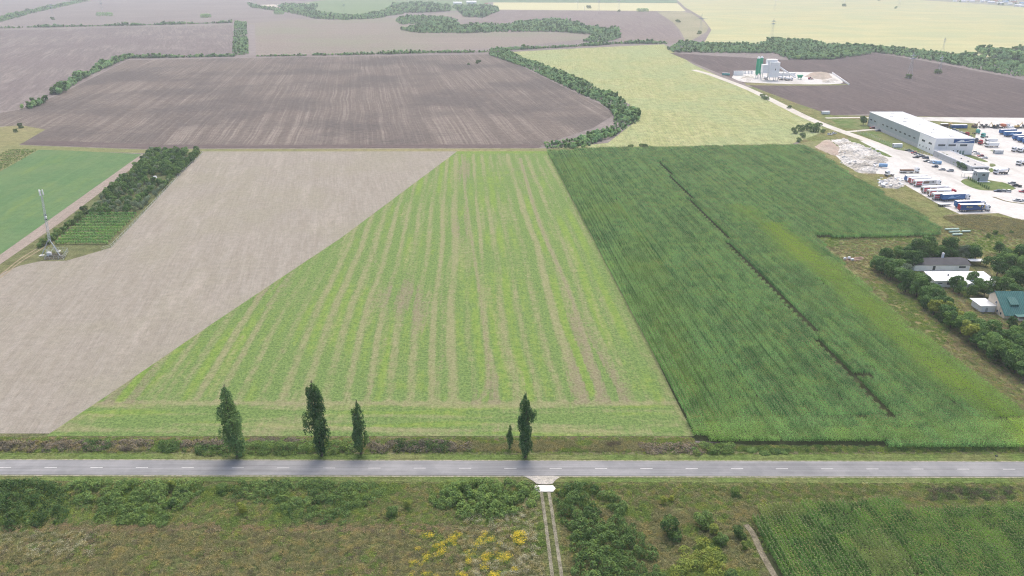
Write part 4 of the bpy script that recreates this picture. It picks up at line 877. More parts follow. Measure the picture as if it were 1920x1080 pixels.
m_lawn = field_mat('lawn', (0.13, 0.20, 0.065), (0.20, 0.26, 0.09), X, 3, 4, patch=(0.26, 0.25, 0.13), patch_scale=0.06, fine_amt=0.12)
for pl in ([(1556, 223), (1618, 224), (1627, 236), (1634, 241.5), (1600, 243), (1578, 239)], [(1605, 249), (1642, 245.5), (1680, 262), (1715, 276.5), (1730, 285), (1700, 284), (1676, 279)],
           [(1588, 258.5), (1604, 260), (1633, 275.5), (1676, 294.5), (1664, 295), (1624, 279), (1595, 269)], [(1801, 341), (1805, 337), (1814, 335), (1849, 335.5), (1857, 339), (1887, 343), (1911, 357.5), (1847, 358), (1829, 355), (1811, 348)],
           [(1806, 291.3), (1822, 290.6), (1838, 297), (1856, 304.5), (1842, 304)], [(1856, 307), (1864, 307), (1868, 311), (1860, 313.5), (1855, 312)], [(1853, 317), (1861, 315), (1864, 322), (1856, 324.5)], [(1856, 282), (1873, 283.5), (1874, 289), (1866, 287)]):
    sheet('lawn', smooth(pl + [pl[0]], 1)[:-1], m_lawn, 0.17)
sheet('traffic_island', ribbon(smooth([(1861, 370), (1866, 370.5), (1885, 378), (1915, 382), (1960, 386)], 2), 1.6), m_dry, 0.17, px=False)
# ------------------------------------------------------------------ materials for built things
M_white = paint('white_cladding', (0.84, 0.85, 0.86), 0.5, dirt=0.05, scale=0.2)
M_roofw = paint('white_roof_membrane', (0.72, 0.73, 0.74), 0.6, dirt=0.06, scale=0.08)
M_grey = paint('grey_blue_cladding', (0.33, 0.38, 0.40), 0.5, dirt=0.06, scale=0.2)
M_base = paint('pale_plinth', (0.46, 0.47, 0.47), 0.8, dirt=0.1)
M_glass = paint('dark_glass', (0.05, 0.065, 0.075), 0.12, dirt=0.1, spec=0.6)
M_frame = paint('window_frame_paint', (0.45, 0.47, 0.48), 0.5)
M_blue = paint('blue_paint', (0.012, 0.085, 0.27), 0.4, dirt=0.1)
M_blue2 = paint('blue_tarpaulin', (0.010, 0.115, 0.33), 0.45, dirt=0.12)
M_red = paint('red_paint', (0.42, 0.018, 0.04), 0.4, dirt=0.12)
M_tw = paint('white_tarpaulin', (0.88, 0.88, 0.88), 0.5, dirt=0.06)
M_tyre = paint('tyre_rubber', (0.025, 0.025, 0.027), 0.9)
M_rim = paint('wheel_rim', (0.35, 0.35, 0.36), 0.4, 0.6)
M_dark = paint('dark_chassis', (0.06, 0.06, 0.065), 0.7, dirt=0.3)
M_silver = paint('silver_paint', (0.42, 0.44, 0.46), 0.35, 0.2)
M_black = paint('black_paint', (0.02, 0.022, 0.026), 0.25)
M_dblue = paint('dark_blue_paint', (0.035, 0.06, 0.12), 0.3)
M_lblue = paint('light_blue_paint', (0.20, 0.38, 0.60), 0.5)
M_teal = paint('teal_paint', (0.10, 0.45, 0.40), 0.4)
M_green = paint('green_paint', (0.0, 0.32, 0.17), 0.45, dirt=0.15, scale=0.3)
M_dgreen = paint('dark_green_paint', (0.03, 0.07, 0.06), 0.35)
M_yel = paint('machine_yellow', (0.52, 0.36, 0.10), 0.5, dirt=0.2)
M_orange = paint('orange_paint', (0.60, 0.18, 0.08), 0.5, dirt=0.2)
M_brown = paint('rusty_brown', (0.20, 0.13, 0.09), 0.8, dirt=0.3)
M_steel = paint('galvanised_steel', (0.56, 0.59, 0.61), 0.5, 0.3, dirt=0.15)
M_steel_d = paint('weathered_steel', (0.20, 0.22, 0.24), 0.6, 0.2, dirt=0.15)
M_conc2 = paint('grey_render', (0.40, 0.41, 0.42), 0.9, dirt=0.1)
M_beige = paint('beige_render', (0.78, 0.65, 0.50), 0.9, dirt=0.06)
M_tin = NT('green_tin_roof', 0.4, 0.4); u_ = M_tin.dot(M_tin.P, (1, 0)); wv = M_tin.math('SINE', M_tin.math('MULTIPLY', u_, 9.0))
M_tin.col(M_tin.mul((0.03, 0.13, 0.115), M_tin.math('ADD', M_tin.rng(M_tin.noise(None, 0.6, 4), 0.3, 0.7, 0.85, 1.1), M_tin.rng(wv, -1, 1, -0.06, 0.06)))); M_tin.bump(wv, 0.03); M_tin = M_tin.m
M_dkroof = paint('dark_grey_roof', (0.065, 0.067, 0.073), 0.9, dirt=0.2, scale=0.4)
M_tile = paint('red_tile_roof', (0.30, 0.13, 0.09), 0.9, dirt=0.2)
M_agg = field_mat('aggregate', (0.50, 0.43, 0.35), (0.56, 0.50, 0.42), X, 2, 2, patch=(0.46, 0.36, 0.30), patch_scale=0.05, fine=1.0, fine_amt=0.1)
# ------------------------------------------------------------------ warehouse
def boxpart(name, mats, parent, *b, **k): return MB().box(*b, **k).build(name, mats, parent)
wa = G(1749, 290); wb = G(1821, 290); wr = G(1623.3, 235.5)
WX0, WX1, WY0, WY1, WH = wa.x, wb.x, wa.y, wr.y, 11.0
wh = empty('warehouse', (WX0, WY0, 0)); tag(wh, 'long industrial hall with flat white roof, grey side wall and blue front sign', 'warehouse')
L_, W_ = WY1 - WY0, WX1 - WX0
boxpart('hall_wall', M_grey, wh, 0, W_, 22, L_, 2.6, WH); boxpart('plinth', M_base, wh, -0.05, W_ + 0.05, 22, L_ + 0.05, 0, 2.6)
boxpart('office_block', M_white, wh, -0.12, W_ + 0.12, -0.1, 22, 0, WH + 0.05)
mb = MB(); mb.box(0.3, W_ - 0.3, 0.3, L_ - 0.3, WH + 0.06, WH + 0.25)
mb.build('roof', M_roofw, wh)
mb = MB()
for k in range(1, 9): mb.box(0.4, W_ - 0.4, k * L_ / 9, k * L_ / 9 + .15, WH + .25, WH + .31)
mb.box(W_ / 2 - .1, W_ / 2 + .1, .5, L_ - .5, WH + .32, WH + .36); mb.build('roof_seam', M_base, wh)
mb = MB()
for a in ((-0.2, 0.3, -0.2, L_ + .2), (W_ - 0.3, W_ + 0.2, -0.2, L_ + .2)): mb.box(*a, WH + 0.06, WH + 0.55)
for a in ((0.3, W_ - 0.3, -0.2, 0.3), (0.3, W_ - 0.3, L_ - 0.3, L_ + 0.2)): mb.box(*a, WH + 0.06, WH + 0.55)
mb.build('parapet', M_roofw, wh)
for i in range(9): boxpart('roof_light', paint('roof_light_plastic', (0.50, 0.52, 0.52), 0.4) if i == 0 else bpy.data.materials['roof_light_plastic'], wh, 7 if i % 2 else 14, 10 if i % 2 else 17, 8 + i * 11, 10 + i * 11, WH + 0.25, WH + 0.6)
def window(parent, x0, x1, y, z0, z1, name='window'):
    """window in a wall facing -Y"""
    f = boxpart(name, M_frame, parent, x0, x1, y - 0.06, y, z0, z1); boxpart('pane', M_glass, f, x0 + .1, x1 - .1, y - 0.09, y - 0.06, z0 + .1, z1 - .1); return f
def window_x(parent, x, y0, y1, z0, z1, name='window'):
    f = boxpart(name, M_frame, parent, x - 0.06, x, y0, y1, z0, z1); boxpart('pane', M_glass, f, x - 0.09, x - 0.06, y0 + .1, y1 - .1, z0 + .1, z1 - .1); return f
yy = -0.1
for x0, x1 in ((2.2, 7.2), (9.4, 14.6), (17.5, 22.6)): window(wh, x0, x1, yy, 6.0, 7.4)
for x in (3.0, 7.8, 11.4, 13.2, 16.4): window(wh, x, x + 1.0, yy, 2.0, 3.3)
for x in (5.2, 18.2, 20.3):
    d_ = boxpart('door', paint('green_grey_door', (0.18, 0.30, 0.27), 0.5) if x == 5.2 else bpy.data.materials['green_grey_door'], wh, x, x + 1.3, yy - .06, yy, 0, 2.9); boxpart('handle', M_rim, d_, x + 1.05, x + 1.12, yy - .12, yy - .06, 1.1, 1.4)
for k in range(11):
    y0 = 27 + k * 7.2
    if k == 8: continue
    window_x(wh, 0, y0, y0 + 3.4, 5.2, 6.5)
for y0 in (4.0, 13.5): window_x(wh, -0.12, y0, y0 + 4.2, 6.0, 7.4)
for y0 in (5, 9.5, 14, 18.5): window_x(wh, -0.12, y0, y0 + 1.0, 2.0, 3.3)
sd_ = boxpart('roller_door', M_silver, wh, -0.08, 0, 84, 88.5, 0, 5.0)
mb = MB()
for y0 in (84.8, 86, 87.2): mb.box(-0.12, -0.08, y0, y0 + .06, 0, 5.0)
mb.build('rib', M_base, sd_)
# seams between cladding panels
mb = MB()
for k in range(1, 14): mb.box(-0.03, 0, 22 + k * 6.0, 22.08 + k * 6.0, 2.6, WH)
for k in (8.5, 16): mb.box(k, k + .08, yy - .03, yy, 0, WH)
mb.build('cladding_joint', M_base, wh)
def swoosh(mb, x0, x1, z0, z1, y):
    w_, h_ = x1 - x0, z1 - z0; P = lambda u, v: (x0 + w_ * u, y, z0 + h_ * v)
    up = [(0, .12), (.12, .42), (.25, .72), (.30, .88), (.46, .80), (.52, .40), (.62, .52), (.75, .66), (.88, .82), (1, .80)]
    lo = [(0, .08), (.15, .14), (.25, .14), (.35, .16), (.45, .22), (.55, .22), (.65, .32), (.78, .46), (.9, .62), (1, .72)]
    for i in range(len(up) - 1): mb.poly([P(*lo[i]), P(*lo[i + 1]), P(*up[i + 1]), P(*up[i])])
sg = boxpart('sign', M_blue, wh, 12.6, W_ - 0.2, yy - 0.25, yy, WH - 2.7, WH - 0.1)
mb = MB(); swoosh(mb, 13.6, W_ - 0.8, WH - 2.55, WH - 0.25, yy - 0.27); mb.build('swoosh_mark', paint('sign_white', (0.75, 0.8, 0.85), 0.5), sg)
# low office with flat roof, gatehouse
oa = G(1820, 324.5); OX0, OX1, OY0, OY1 = oa.x, G(1852, 324.5).x, oa.y, WY0 - 4.5
of = empty('office_building', (OX0, OY0, 0)); tag(of, 'low grey office with flat parapet roof in front of the long warehouse', 'office building')
w2, l2 = OX1 - OX0, OY1 - OY0
boxpart('wall', M_conc2, of, 0, w2, 0, l2, 0, 3.9); boxpart('roof', paint('gravel_roof', (0.46, 0.45, 0.43), 0.9), of, .3, w2 - .3, .3, l2 - .3, 3.9, 4.0)
mb = MB(); mb.box(-.05, .3, -.05, l2 + .05, 3.9, 4.4); mb.box(w2 - .3, w2 + .05, -.05, l2 + .05, 3.9, 4.4); mb.box(.3, w2 - .3, -.05, .3, 3.9, 4.4); mb.box(.3, w2 - .3, l2 - .3, l2 + .05, 3.9, 4.4); mb.build('parapet', M_white, of)
for x in (2.0, 5.0, 8.0): window(of, x, x + 2.4, 0, 2.3, 3.3)
boxpart('door', M_glass, of, 0.5, 1.4, -0.05, 0, 0, 2.3)
for y in (6, 14, 22): boxpart('roof_vent', M_steel_d, of, 5, 5.7, y, y + .7, 4.0, 4.6)
ga = G(1831, 341); gh = empty('gatehouse', (ga.x, ga.y, 0)); tag(gh, 'small two-storey grey gatehouse on the lawn island in front of the office', 'gatehouse')
boxpart('wall', M_grey, gh, 0, 6.6, 0, 5.5, 0, 6.0); boxpart('roof', M_white, gh, -.3, 6.9, -.3, 5.8, 6.0, 6.25); boxpart('porch_slab', M_white, gh, -.4, 7.6, -1.6, 0, 0.1, 0.35)
window(gh, 2.4, 4.4, 0, 3.6, 5.0); window_x(gh, 0, 1.2, 2.2, 3.4, 5.0); window_x(gh, 0, 3.0, 4.0, 3.4, 5.0); boxpart('door', M_glass, gh, 0.4, 1.4, -0.05, 0, 0.35, 2.5)
cn = empty('entrance_canopy', (ga.x - 1, ga.y + 9, 0)); tag(cn, 'flat canopy slab on thin posts between office and gatehouse', 'canopy')
boxpart('canopy_roof', M_white, cn, -2, 8, 0, 4, 3.2, 3.45)
for x, y in ((-1.5, .5), (7.5, .5), (-1.5, 3.5), (7.5, 3.5)): MB().tube((x, y, 0), (x, y, 3.2), .1).build('post', M_steel, cn)
cyp = crown([(0, 0, .9, .38, .38, .85), (0, 0, 1.6, .25, .25, .7), (0, 0, .5, .42, .42, .5)], 260, 0.22); cyp_me = quads_mesh('cypress', cyp[0], L_poplar, cyp[1]); cyp_t = trunk_mb(1.0, .06, 0).mesh('cypress_trunk', bark)
for i in range(11):
    p = G(1815 + 38 * i / 10, 337 + 18.5 * i / 10); c = empty('cypress', p, i); tag(c, f'small dark conical cypress, {ordinal(i)} from the gatehouse in the row across the lawn island', 'cypress', 'cypresses across the lawn island')
    link(bpy.data.objects.new('crown', cyp_me), c); link(bpy.data.objects.new('trunk', cyp_t), c)
for i, (px, py, s) in enumerate([(1763, 297, 1.2), (1768, 298, 1.3), (1773, 300, 1.35), (1778, 302, 1.1), (1785, 305, 0.9), (1791, 310, 0.9), (1797, 314, 1.2), (1803, 317, 1.25), (1809, 320, 1.1)]):
    add_tree('shrub', (orch[i % 4][0], orch[i % 4][1]), G(px, py), s * 0.72, i, f'garden bush on the left side of the low office, {ordinal(i)} from the warehouse corner', 'bush', 'garden bushes beside the office')
def fence(name, pts, h, label, step=3.0, z=0.1, mesh=False):
    P = [G(*p) for p in pts]; o = empty(name, P[0]); tag(o, label, 'fence'); mb = MB(); mp = []
    for a, b in zip(P[:-1], P[1:]):
        L = (b - a).length; n = max(1, int(L / step)); a0 = a - P[0]; d = (b - a) / n
        for k in range(n): mp.append(a0 + d * k)
        dd = (b - a).normalized(); nn = Vector((-dd.y, dd.x, 0)) * 0.02
        for zz in ((h - .05, .05), (h * .5, .04), (0.15, .04)):
            q0, q1 = a0, a0 + (b - a); mb.hexa([q0 - nn + Vector((0, 0, zz[0])), q1 - nn + Vector((0, 0, zz[0])), q1 + nn + Vector((0, 0, zz[0])), q0 + nn + Vector((0, 0, zz[0]))],
                [q0 - nn + Vector((0, 0, zz[0] + zz[1])), q1 - nn + Vector((0, 0, zz[0] + zz[1])), q1 + nn + Vector((0, 0, zz[0] + zz[1])), q0 + nn + Vector((0, 0, zz[0] + zz[1]))])
    mb.build('rail', M_steel, o)
    pm = MB().box(-.05, .05, -.05, .05, 0, h + .1).mesh('fence_post', M_steel)
    for q in mp[:100]:
        c = link(bpy.data.objects.new('post', pm), o); c.location = q
    return o
fence('wire_fence', [(1607, 249), (1630, 254.5), (1680, 279.5), (1733, 290)], 1.8, 'light wire fence between dirt road and warehouse lawn')
fence('wire_fence', [(1724, 286), (1775, 306), (1811, 324)], 1.8, 'wire fence behind the row of parked cars left of the office')
fence('orchard_fence', [(381, 288), (342, 324), (266, 405), (209, 464), (190, 470)], 1.6, 'post and wire fence along the orchard edge beside the stubble', 4.0)
# ------------------------------------------------------------------ vehicles
whl = MB().tube((0, -.11, 0), (0, .11, 0), .33, n=14).mesh('wheel', M_tyre); rimm = MB().tube((0, -.13, 0), (0, .13, 0), .19, n=10).mesh('rim', M_rim)
whb = MB().tube((0, -.16, 0), (0, .16, 0), .5, n=16).mesh('wheel_large', M_tyre); rimb = MB().tube((0, -.19, 0), (0, .19, 0), .27, n=10).mesh('rim_large', M_rim)
def wheels(parent, xs, hw, big=False):
    r = .5 if big else .33
    for x in xs:
        for s in (-1, 1):
            o = link(bpy.data.objects.new('wheel', whb if big else whl), parent); o.location = (x, s * hw, r); link(bpy.data.objects.new('rim', rimb if big else rimm), o)
def car_body(kind):
    mb = MB(); gl = MB()
    if kind == 'van':
        prof = [(-2.6, .35), (2.5, .35), (2.6, .9), (1.9, 1.15), (1.3, 2.05), (-2.55, 2.1)]; L = prof
        mb.prism_y(prof, -.92, .92); gl.hexa([(1.32, -.8, 1.95), (1.32, .8, 1.95), (1.86, .85, 1.2), (1.86, -.85, 1.2)], [(1.36, -.8, 1.99), (1.36, .8, 1.99), (1.93, .85, 1.2), (1.93, -.85, 1.2)])
        for s in (-.93, .92): gl.box(.4, 1.35, s, s + .01, 1.25, 1.8)
    elif kind == 'pickup':
        mb.box(-2.6, 2.6, -.9, .9, .4, .95); mb.box(-.7, 1.0, -.8, .8, 1.6, 1.7, .05, .05); mb.box(-2.6, -.9, -.9, -.8, .95, 1.15); mb.box(-2.6, -.9, .8, .9, .95, 1.15); mb.box(-2.6, -2.5, -.8, .8, .95, 1.15)
        gl.hexa([(-.85, -.85, .95), (1.5, -.85, .95), (1.5, .85, .95), (-.85, .85, .95)], [(-.7, -.76, 1.6), (1.0, -.76, 1.6), (1.0, .76, 1.6), (-.7, .76, 1.6)])
    else:
        h = {'sedan': 1.42, 'hatch': 1.5, 'suv': 1.7}[kind]; b = {'sedan': (-1.75, .95), 'hatch': (-1.95, .85), 'suv': (-2.1, 1.0)}[kind]; L = 2.2 if kind != 'hatch' else 2.0; bz = .82 if kind != 'suv' else .98
        mb.hexa([(-L, -.8, .32), (L, -.8, .32), (L, .8, .32), (-L, .8, .32)], [(-L, -.88, .6), (L, -.88, .6), (L, .88, .6), (-L, .88, .6)])
        mb.hexa([(-L, -.88, .6), (L, -.88, .6), (L, .88, .6), (-L, .88, .6)], [(-L + .08, -.8, bz + .03), (L - .2, -.8, bz - .1), (L - .2, .8, bz - .1), (-L + .08, .8, bz + .03)])
        r0 = (b[0] + .45, b[1] - .75); mb.hexa([(r0[0], -.62, h - .05), (r0[1], -.62, h - .05), (r0[1], .62, h - .05), (r0[0], .62, h - .05)], [(r0[0] + .08, -.58, h), (r0[1] - .08, -.58, h), (r0[1] - .08, .58, h), (r0[0] + .08, .58, h)])
        gl.hexa([(b[0], -.76, bz - .04), (b[1], -.76, bz - .1), (b[1], .76, bz - .1), (b[0], .76, bz - .04)], [(r0[0], -.61, h - .05), (r0[1], -.61, h - .05), (r0[1], .61, h - .05), (r0[0], .61, h - .05)])
    return mb, gl
CARM = {}
def car(px, py, deg, kind, mat, label, group=None, cat='car'):
    if kind not in CARM:
        a, b = car_body(kind); lt = MB()
        for s in (-.7, .5): lt.box(2.0, 2.02, s, s + .22, .62, .75)
        CARM[kind] = (a.mesh('car_body_' + kind, M_white), b.mesh('car_glass_' + kind, M_glass))
    bm_, gm = CARM[kind]
    t = empty({'van': 'panel_van', 'pickup': 'pickup_truck'}.get(kind, 'parked_car'), G(px, py, 0.13), R(deg)); tag(t, label, 'van' if kind == 'van' else cat, group)
    b = link(bpy.data.objects.new('body', bm_), t); b.material_slots[0].link = 'OBJECT'; b.material_slots[0].material = mat
    bv = b.modifiers.new('bevel', 'BEVEL'); bv.width = .07; bv.segments = 2
    link(bpy.data.objects.new('windows', gm), t); wheels(t, (-1.35, 1.4) if kind != 'van' else (-1.7, 1.75), .8)
    return t
g1 = 'cars parked left of the warehouse front'
for a in [(1703, 283, 150, 'sedan', M_dgreen, 'dark green car, far left end of the back row by the warehouse corner'), (1708.5, 285.5, 150, 'hatch', M_silver, 'grey car beside the red one by the warehouse corner'), (1713.5, 288, 150, 'hatch', M_red, 'small red car in the row by the warehouse corner'),
          (1719, 290.5, 150, 'sedan', M_silver, 'pale silver car right of the red one by the warehouse corner'), (1724.5, 292.5, 150, 'hatch', M_white, 'white car between two silver ones by the warehouse corner'), (1717, 296, 175, 'sedan', M_black, 'long black car alone in front of the row by the warehouse corner'),
          (1729, 294.5, 155, 'sedan', M_black, 'black car near the right end of the row by the warehouse corner'), (1735, 297.5, 160, 'suv', M_dblue, 'dark blue car at the right end of the row by the warehouse corner')]: car(*a, g1)
g2 = 'cars parked at the fence in front of the office'
car(1737, 303.5, 165, 'hatch', M_black, 'small black car left of the big white van', g2); car(1747, 305.5, 170, 'van', M_white, 'large white van in the row before the office', g2)
car(1756.5, 307.5, 165, 'van', M_lblue, 'light blue van right of the white van'); car(1753, 313.5, 165, 'hatch', M_dblue, 'dark blue car in front of the light blue van', g2)
car(1766, 319, 170, 'sedan', M_silver, 'silver white estate car left of the grey one near the office end', g2, ); car(1781, 321.5, 165, 'suv', M_silver, 'grey car at the office end of the front row', g2)
car(1635.5, 241, 170, 'hatch', M_red, 'red car parked at the far end of the warehouse side wall'); car(1646.5, 246, 170, 'sedan', M_dblue, 'dark blue car at the warehouse side door next to the red one')
car(1556, 253, 10, 'hatch', M_white, 'white car left of another on the grass by the dirt road bend'); car(1564, 251, 20, 'hatch', M_white, 'white car right of another on the grass by the dirt road bend')
g3 = 'cars beside the right front corner of the warehouse'
for a in [(1826, 286.5, 165, 'sedan', M_white, 'white car close to the green doors of the warehouse'), (1831, 289, 165, 'sedan', M_white, 'white car one place right of the green doors'), (1838.5, 293.5, 170, 'hatch', M_red, 'dark red car right of the warehouse front'), (1845.5, 296.8, 170, 'sedan', M_white, 'white car at the end right of the dark red one')]: car(*a, g3)
car(1897, 345, 140, 'suv', M_silver, 'pale car left of the black pickup at the lawn island tip'); car(1906, 350, 140, 'pickup', M_black, 'black pickup at the tip of the lawn island', None, 'pickup')
for a in [(1870, 359.5, 165, 'hatch', M_dblue, 'dark blue car, left of three below the lawn island'), (1879, 359.5, 165, 'hatch', M_silver, 'silver car, middle of three below the lawn island'), (1888.5, 360, 165, 'hatch', M_white, 'whitish car, right of three below the lawn island'),
          (1917, 360.5, 160, 'hatch', M_red, 'bright red car near the right edge below the lawn island'), (1906.5, 377, 165, 'sedan', M_silver, 'silver car by the curved kerb, left one'), (1918, 378, 165, 'sedan', M_white, 'white car by the curved kerb at the right edge')]: car(*a, 'cars in the lower right car park')
for i, (px, py, m, c) in enumerate([(1787, 244.5, M_silver, 'silver'), (1793.5, 247, M_white, 'white'), (1800, 249.5, M_white, 'plain white'), (1806, 252, M_silver, 'grey'), (1811.5, 254.3, M_white, 'off-white')]):
    car(px, py, 150, 'hatch', m, f'{c} car, {ordinal(i)} from the far end of the row behind the warehouse', 'cars behind the warehouse')
def text_mesh(s, size, shear=0.0, depth=0.01):
    cu = bpy.data.curves.new('t', 'FONT'); cu.body = s; cu.size = size; cu.shear = shear; cu.extrude = depth; cu.align_x = 'CENTER'; cu.align_y = 'CENTER'; cu.offset = 0.02 * size
    o = bpy.data.objects.new('t', cu); SC.collection.objects.link(o); dg = bpy.context.evaluated_depsgraph_get(); me = bpy.data.meshes.new_from_object(o.evaluated_get(dg)); SC.collection.objects.unlink(o); bpy.data.objects.remove(o); return me
def tractor_unit(t, x0, mat, dark=True):
    """cab of a lorry whose rear end sits at local x0"""
    c = MB().box(x0 + .3, x0 + 2.5, -1.22, 1.22, 1.0, 3.2).box(x0 + .5, x0 + 1.9, -1.1, 1.1, 3.2, 3.75, .15, .1).build('cab', mat, t, bevel=.08)
    boxpart('windscreen', M_glass, c, x0 + 2.5, x0 + 2.53, -1.1, 1.1, 1.9, 2.85)
    for s in (-1.24, 1.22): boxpart('side_window', M_glass, c, x0 + 1.5, x0 + 2.35, s, s + .02, 1.95, 2.75)
    boxpart('bumper', M_dark, c, x0 + 2.3, x0 + 2.62, -1.2, 1.2, .4, .95)
    boxpart('chassis', M_dark, t, x0 - 3.2, x0 + 2.3, -.5, .5, .6, .95); wheels(t, (x0 - 2.0, x0 + 1.7), 1.05, True)
def lorry(px, py, deg, body, rear, label, cab=None, deco=None, length=13.6, h=4.0, cat='lorry', group='lorries parked in a row on the gravel'):
    """px,py: ground point below the near rear corner; local +X is the driving direction"""
    a = R(deg); p = G(px, py, 0.13); off = Vector((math.cos(a) * length / 2 - math.sin(a) * 1.28 * 1, math.sin(a) * length / 2 + math.cos(a) * 1.28, 0))
    t = empty('articulated_lorry' if cab else 'box_trailer', p + off, a); tag(t, label, cat if cab else 'trailer', group); L = length / 2
    boxpart('trailer_box', body, t, -L + .06, L, -1.27, 1.27, 1.15, h - .08); boxpart('roof', M_tw, t, -L, L + .02, -1.29, 1.29, h - .08, h)
    rd = boxpart('rear_door', rear, t, -L, -L + .06, -1.27, 1.27, 1.15, h - .08); boxpart('door_bar', M_steel, rd, -L - .03, -L, -.02, .02, 1.2, h - .2)
    boxpart('chassis', M_dark, t, -L + .2, L - .6, -.6, .6, .75, 1.15); boxpart('side_skirt', M_dark, t, -L + 4.6, L - 3.6, -1.2, 1.2, .6, 1.13); wheels(t, (-L + 1.6, -L + 2.9, -L + 4.2), 1.05, True)
    if cab: tractor_unit(t, L + .9, cab)
    else: boxpart('landing_leg', M_steel_d, t, L - 3.0, L - 2.8, -.9, .9, 0, .75)
    y = -1.29
    def panel(name, m, x0, x1, z0, z1, d=0.0, par=t): return boxpart(name, m, par, x0, x1, y - d - .012, y - d + .014, z0, z1)
    if deco in ('cola', 'cola_photo'):
        rp = panel('red_panel', M_red, -L + .5, -L + 4.3, 1.25, 3.4)
        me = text_mesh('Coca-Cola', .85, .3); me.materials.append(M_tw); o = link(bpy.data.objects.new('lettering', me), rp); o.location = (-L + 2.4, y - .03, 2.2); o.rotation_euler = (PI / 2, 0, 0)
        boxpart('rear_panel', M_brown, rd, -L - .02, -L, -.95, .95, 1.5, 3.1)
        if deco == 'cola_photo':
            pp = panel('picture_panel', M_brown, -L + 5.0, -L + 8.9, 1.9, 3.4); panel('picture_panel', M_silver, -L + 8.9, L - .3, 1.7, 3.5)
            MB().tube((L - 2.2, y - .03, 2.8), (L - 2.2, y - .012, 2.8), .5, n=14).build('round_mark', M_dark, t)
        else:
            panel('picture_panel', M_brown, -L + 5.0, -L + 8.7, 2.5, 3.1); panel('picture_panel', M_silver, -L + 9.2, L - .8, 2.5, 3.1)
    if deco == 'swoosh':
        mb = MB(); swoosh(mb, -L + 3.0, L - 3.0, 1.4, 3.6, y - .02); mb.build('swoosh_mark', M_lblue, t)
    if deco == 'berger':
        pp = MB(); P = lambda x, z: (x, y - .015, z); pp.poly([P(L - 4.6, 3.8), P(L - .1, 3.8), P(L - .1, 2.0), P(L - 1.2, 1.6)]); pp.build('yellow_panel', paint('yellow_tarpaulin', (0.62, 0.46, 0.14), .5), t)
        cm = MB().tube((L - 1.5, y - .05, 2.85), (L - 1.5, y - .02, 2.85), .95, n=20).build('round_mark', M_blue, t)
        me = text_mesh('S', 1.3, .1); me.materials.append(M_tw); o = link(bpy.data.objects.new('letter_mark', me), cm); o.location = (L - 1.5, y - .07, 2.85); o.rotation_euler = (PI / 2, 0, 0)
        me = text_mesh('Berger', 1.35, .25); me.materials.append(paint('sand_yellow_print', (0.66, 0.60, 0.32), .5)); o = link(bpy.data.objects.new('lettering', me), t); o.location = (-L + 5.0, y - .03, 2.75); o.rotation_euler = (PI / 2, 0, 0)
    return t
lorry(1699, 342, 9, M_tw, M_blue, 'white trailer with blue rear end, farthest in the lorry row')
lorry(1706.5, 346.5, 9, M_tw, M_red, 'white trailer with red rear corner, second farthest in the lorry row', deco='cola')
lorry(1715.5, 351, 9, M_tw, M_tw, 'white lorry with red lettered panel and large grey picture panels', cab=M_white, deco='cola_photo')
lorry(1729.5, 363, 8, M_tw, M_tw, 'white lorry with red lettered panel, alone between two pairs', cab=M_white, deco='cola')
lorry(1741, 369.5, 8, M_tw, M_tw, 'white trailer with red cab, just behind the foremost red-panelled one', cab=M_red, deco='cola')
lorry(1749.5, 376, 8, M_tw, M_tw, 'white trailer with red panel partly hidden by the long blue one', deco='cola')
lorry(1766.5, 378, 8, M_blue2, M_blue2, 'bright blue trailer with pale swoosh on its side and white cab', cab=M_white, deco='swoosh')
lorry(1792.5, 391, 6, M_blue2, M_blue2, 'blue lorry directly behind the nearest one', cab=M_white)
lorry(1799, 397.5, 3.5, M_blue, M_red, 'nearest lorry, blue with yellow lettering, red rear doors and white cab', cab=M_white, deco='berger')
def flatbed(px, py, deg, L, mat, label, cab=None, load=None, group=None):
    a = R(deg); p = G(px, py, 0.13); t = empty('flatbed_truck' if cab else 'flatbed_trailer', p, a); tag(t, label, 'truck' if cab else 'trailer', group)
    boxpart('load_bed', mat, t, -L / 2, L / 2, -1.2, 1.2, 1.0, 1.3); boxpart('chassis', M_dark, t, -L / 2 + .2, L / 2, -.5, .5, .6, 1.0); wheels(t, (-L / 2 + 1.0, -L / 2 + 2.2, -L / 2 + 3.4), 1.0, True)
    if load: boxpart('load', load, t, -L / 2 + .3, L / 2 - .6, -1.0, 1.0, 1.3, 2.2)
    if cab: tractor_unit(t, L / 2 + .2, cab)
    return t
flatbed(1700, 324, 3, 9.5, M_tw, 'flatbed truck with long pale bed and white cab beyond the lorry row', cab=M_white, load=M_brown)
flatbed(1770, 386, 8, 7, M_steel, 'low empty flatbed trailer between the bright blue trailer and the next blue lorry')
def small_cab(px, py, deg, mat, label, group=None):
    t = empty('tractor_unit', G(px, py, 0.13), R(deg)); tag(t, label, 'lorry cab', group); tractor_unit(t, 0.4, mat); return t
small_cab(1668, 330, 185, M_white, 'lone white lorry cab on the rubble left of the flatbed truck')
grp = 'lorries parked in the middle of the yard'
small_cab(1816, 256.5, 190, M_red, 'red lorry cab close to the warehouse right side', grp); small_cab(1829, 251, 10, M_teal, 'teal green lorry cab behind the other cabs', grp)
small_cab(1832, 267.5, 200, M_dblue, 'dark blue lorry cab, first from the warehouse in the line of cabs', grp); small_cab(1841, 271, 200, M_red, 'crimson lorry cab between the dark blue cab and white trucks', grp); small_cab(1846, 258, 195, M_teal, 'mint green and white lorry cab right of the teal one', grp)
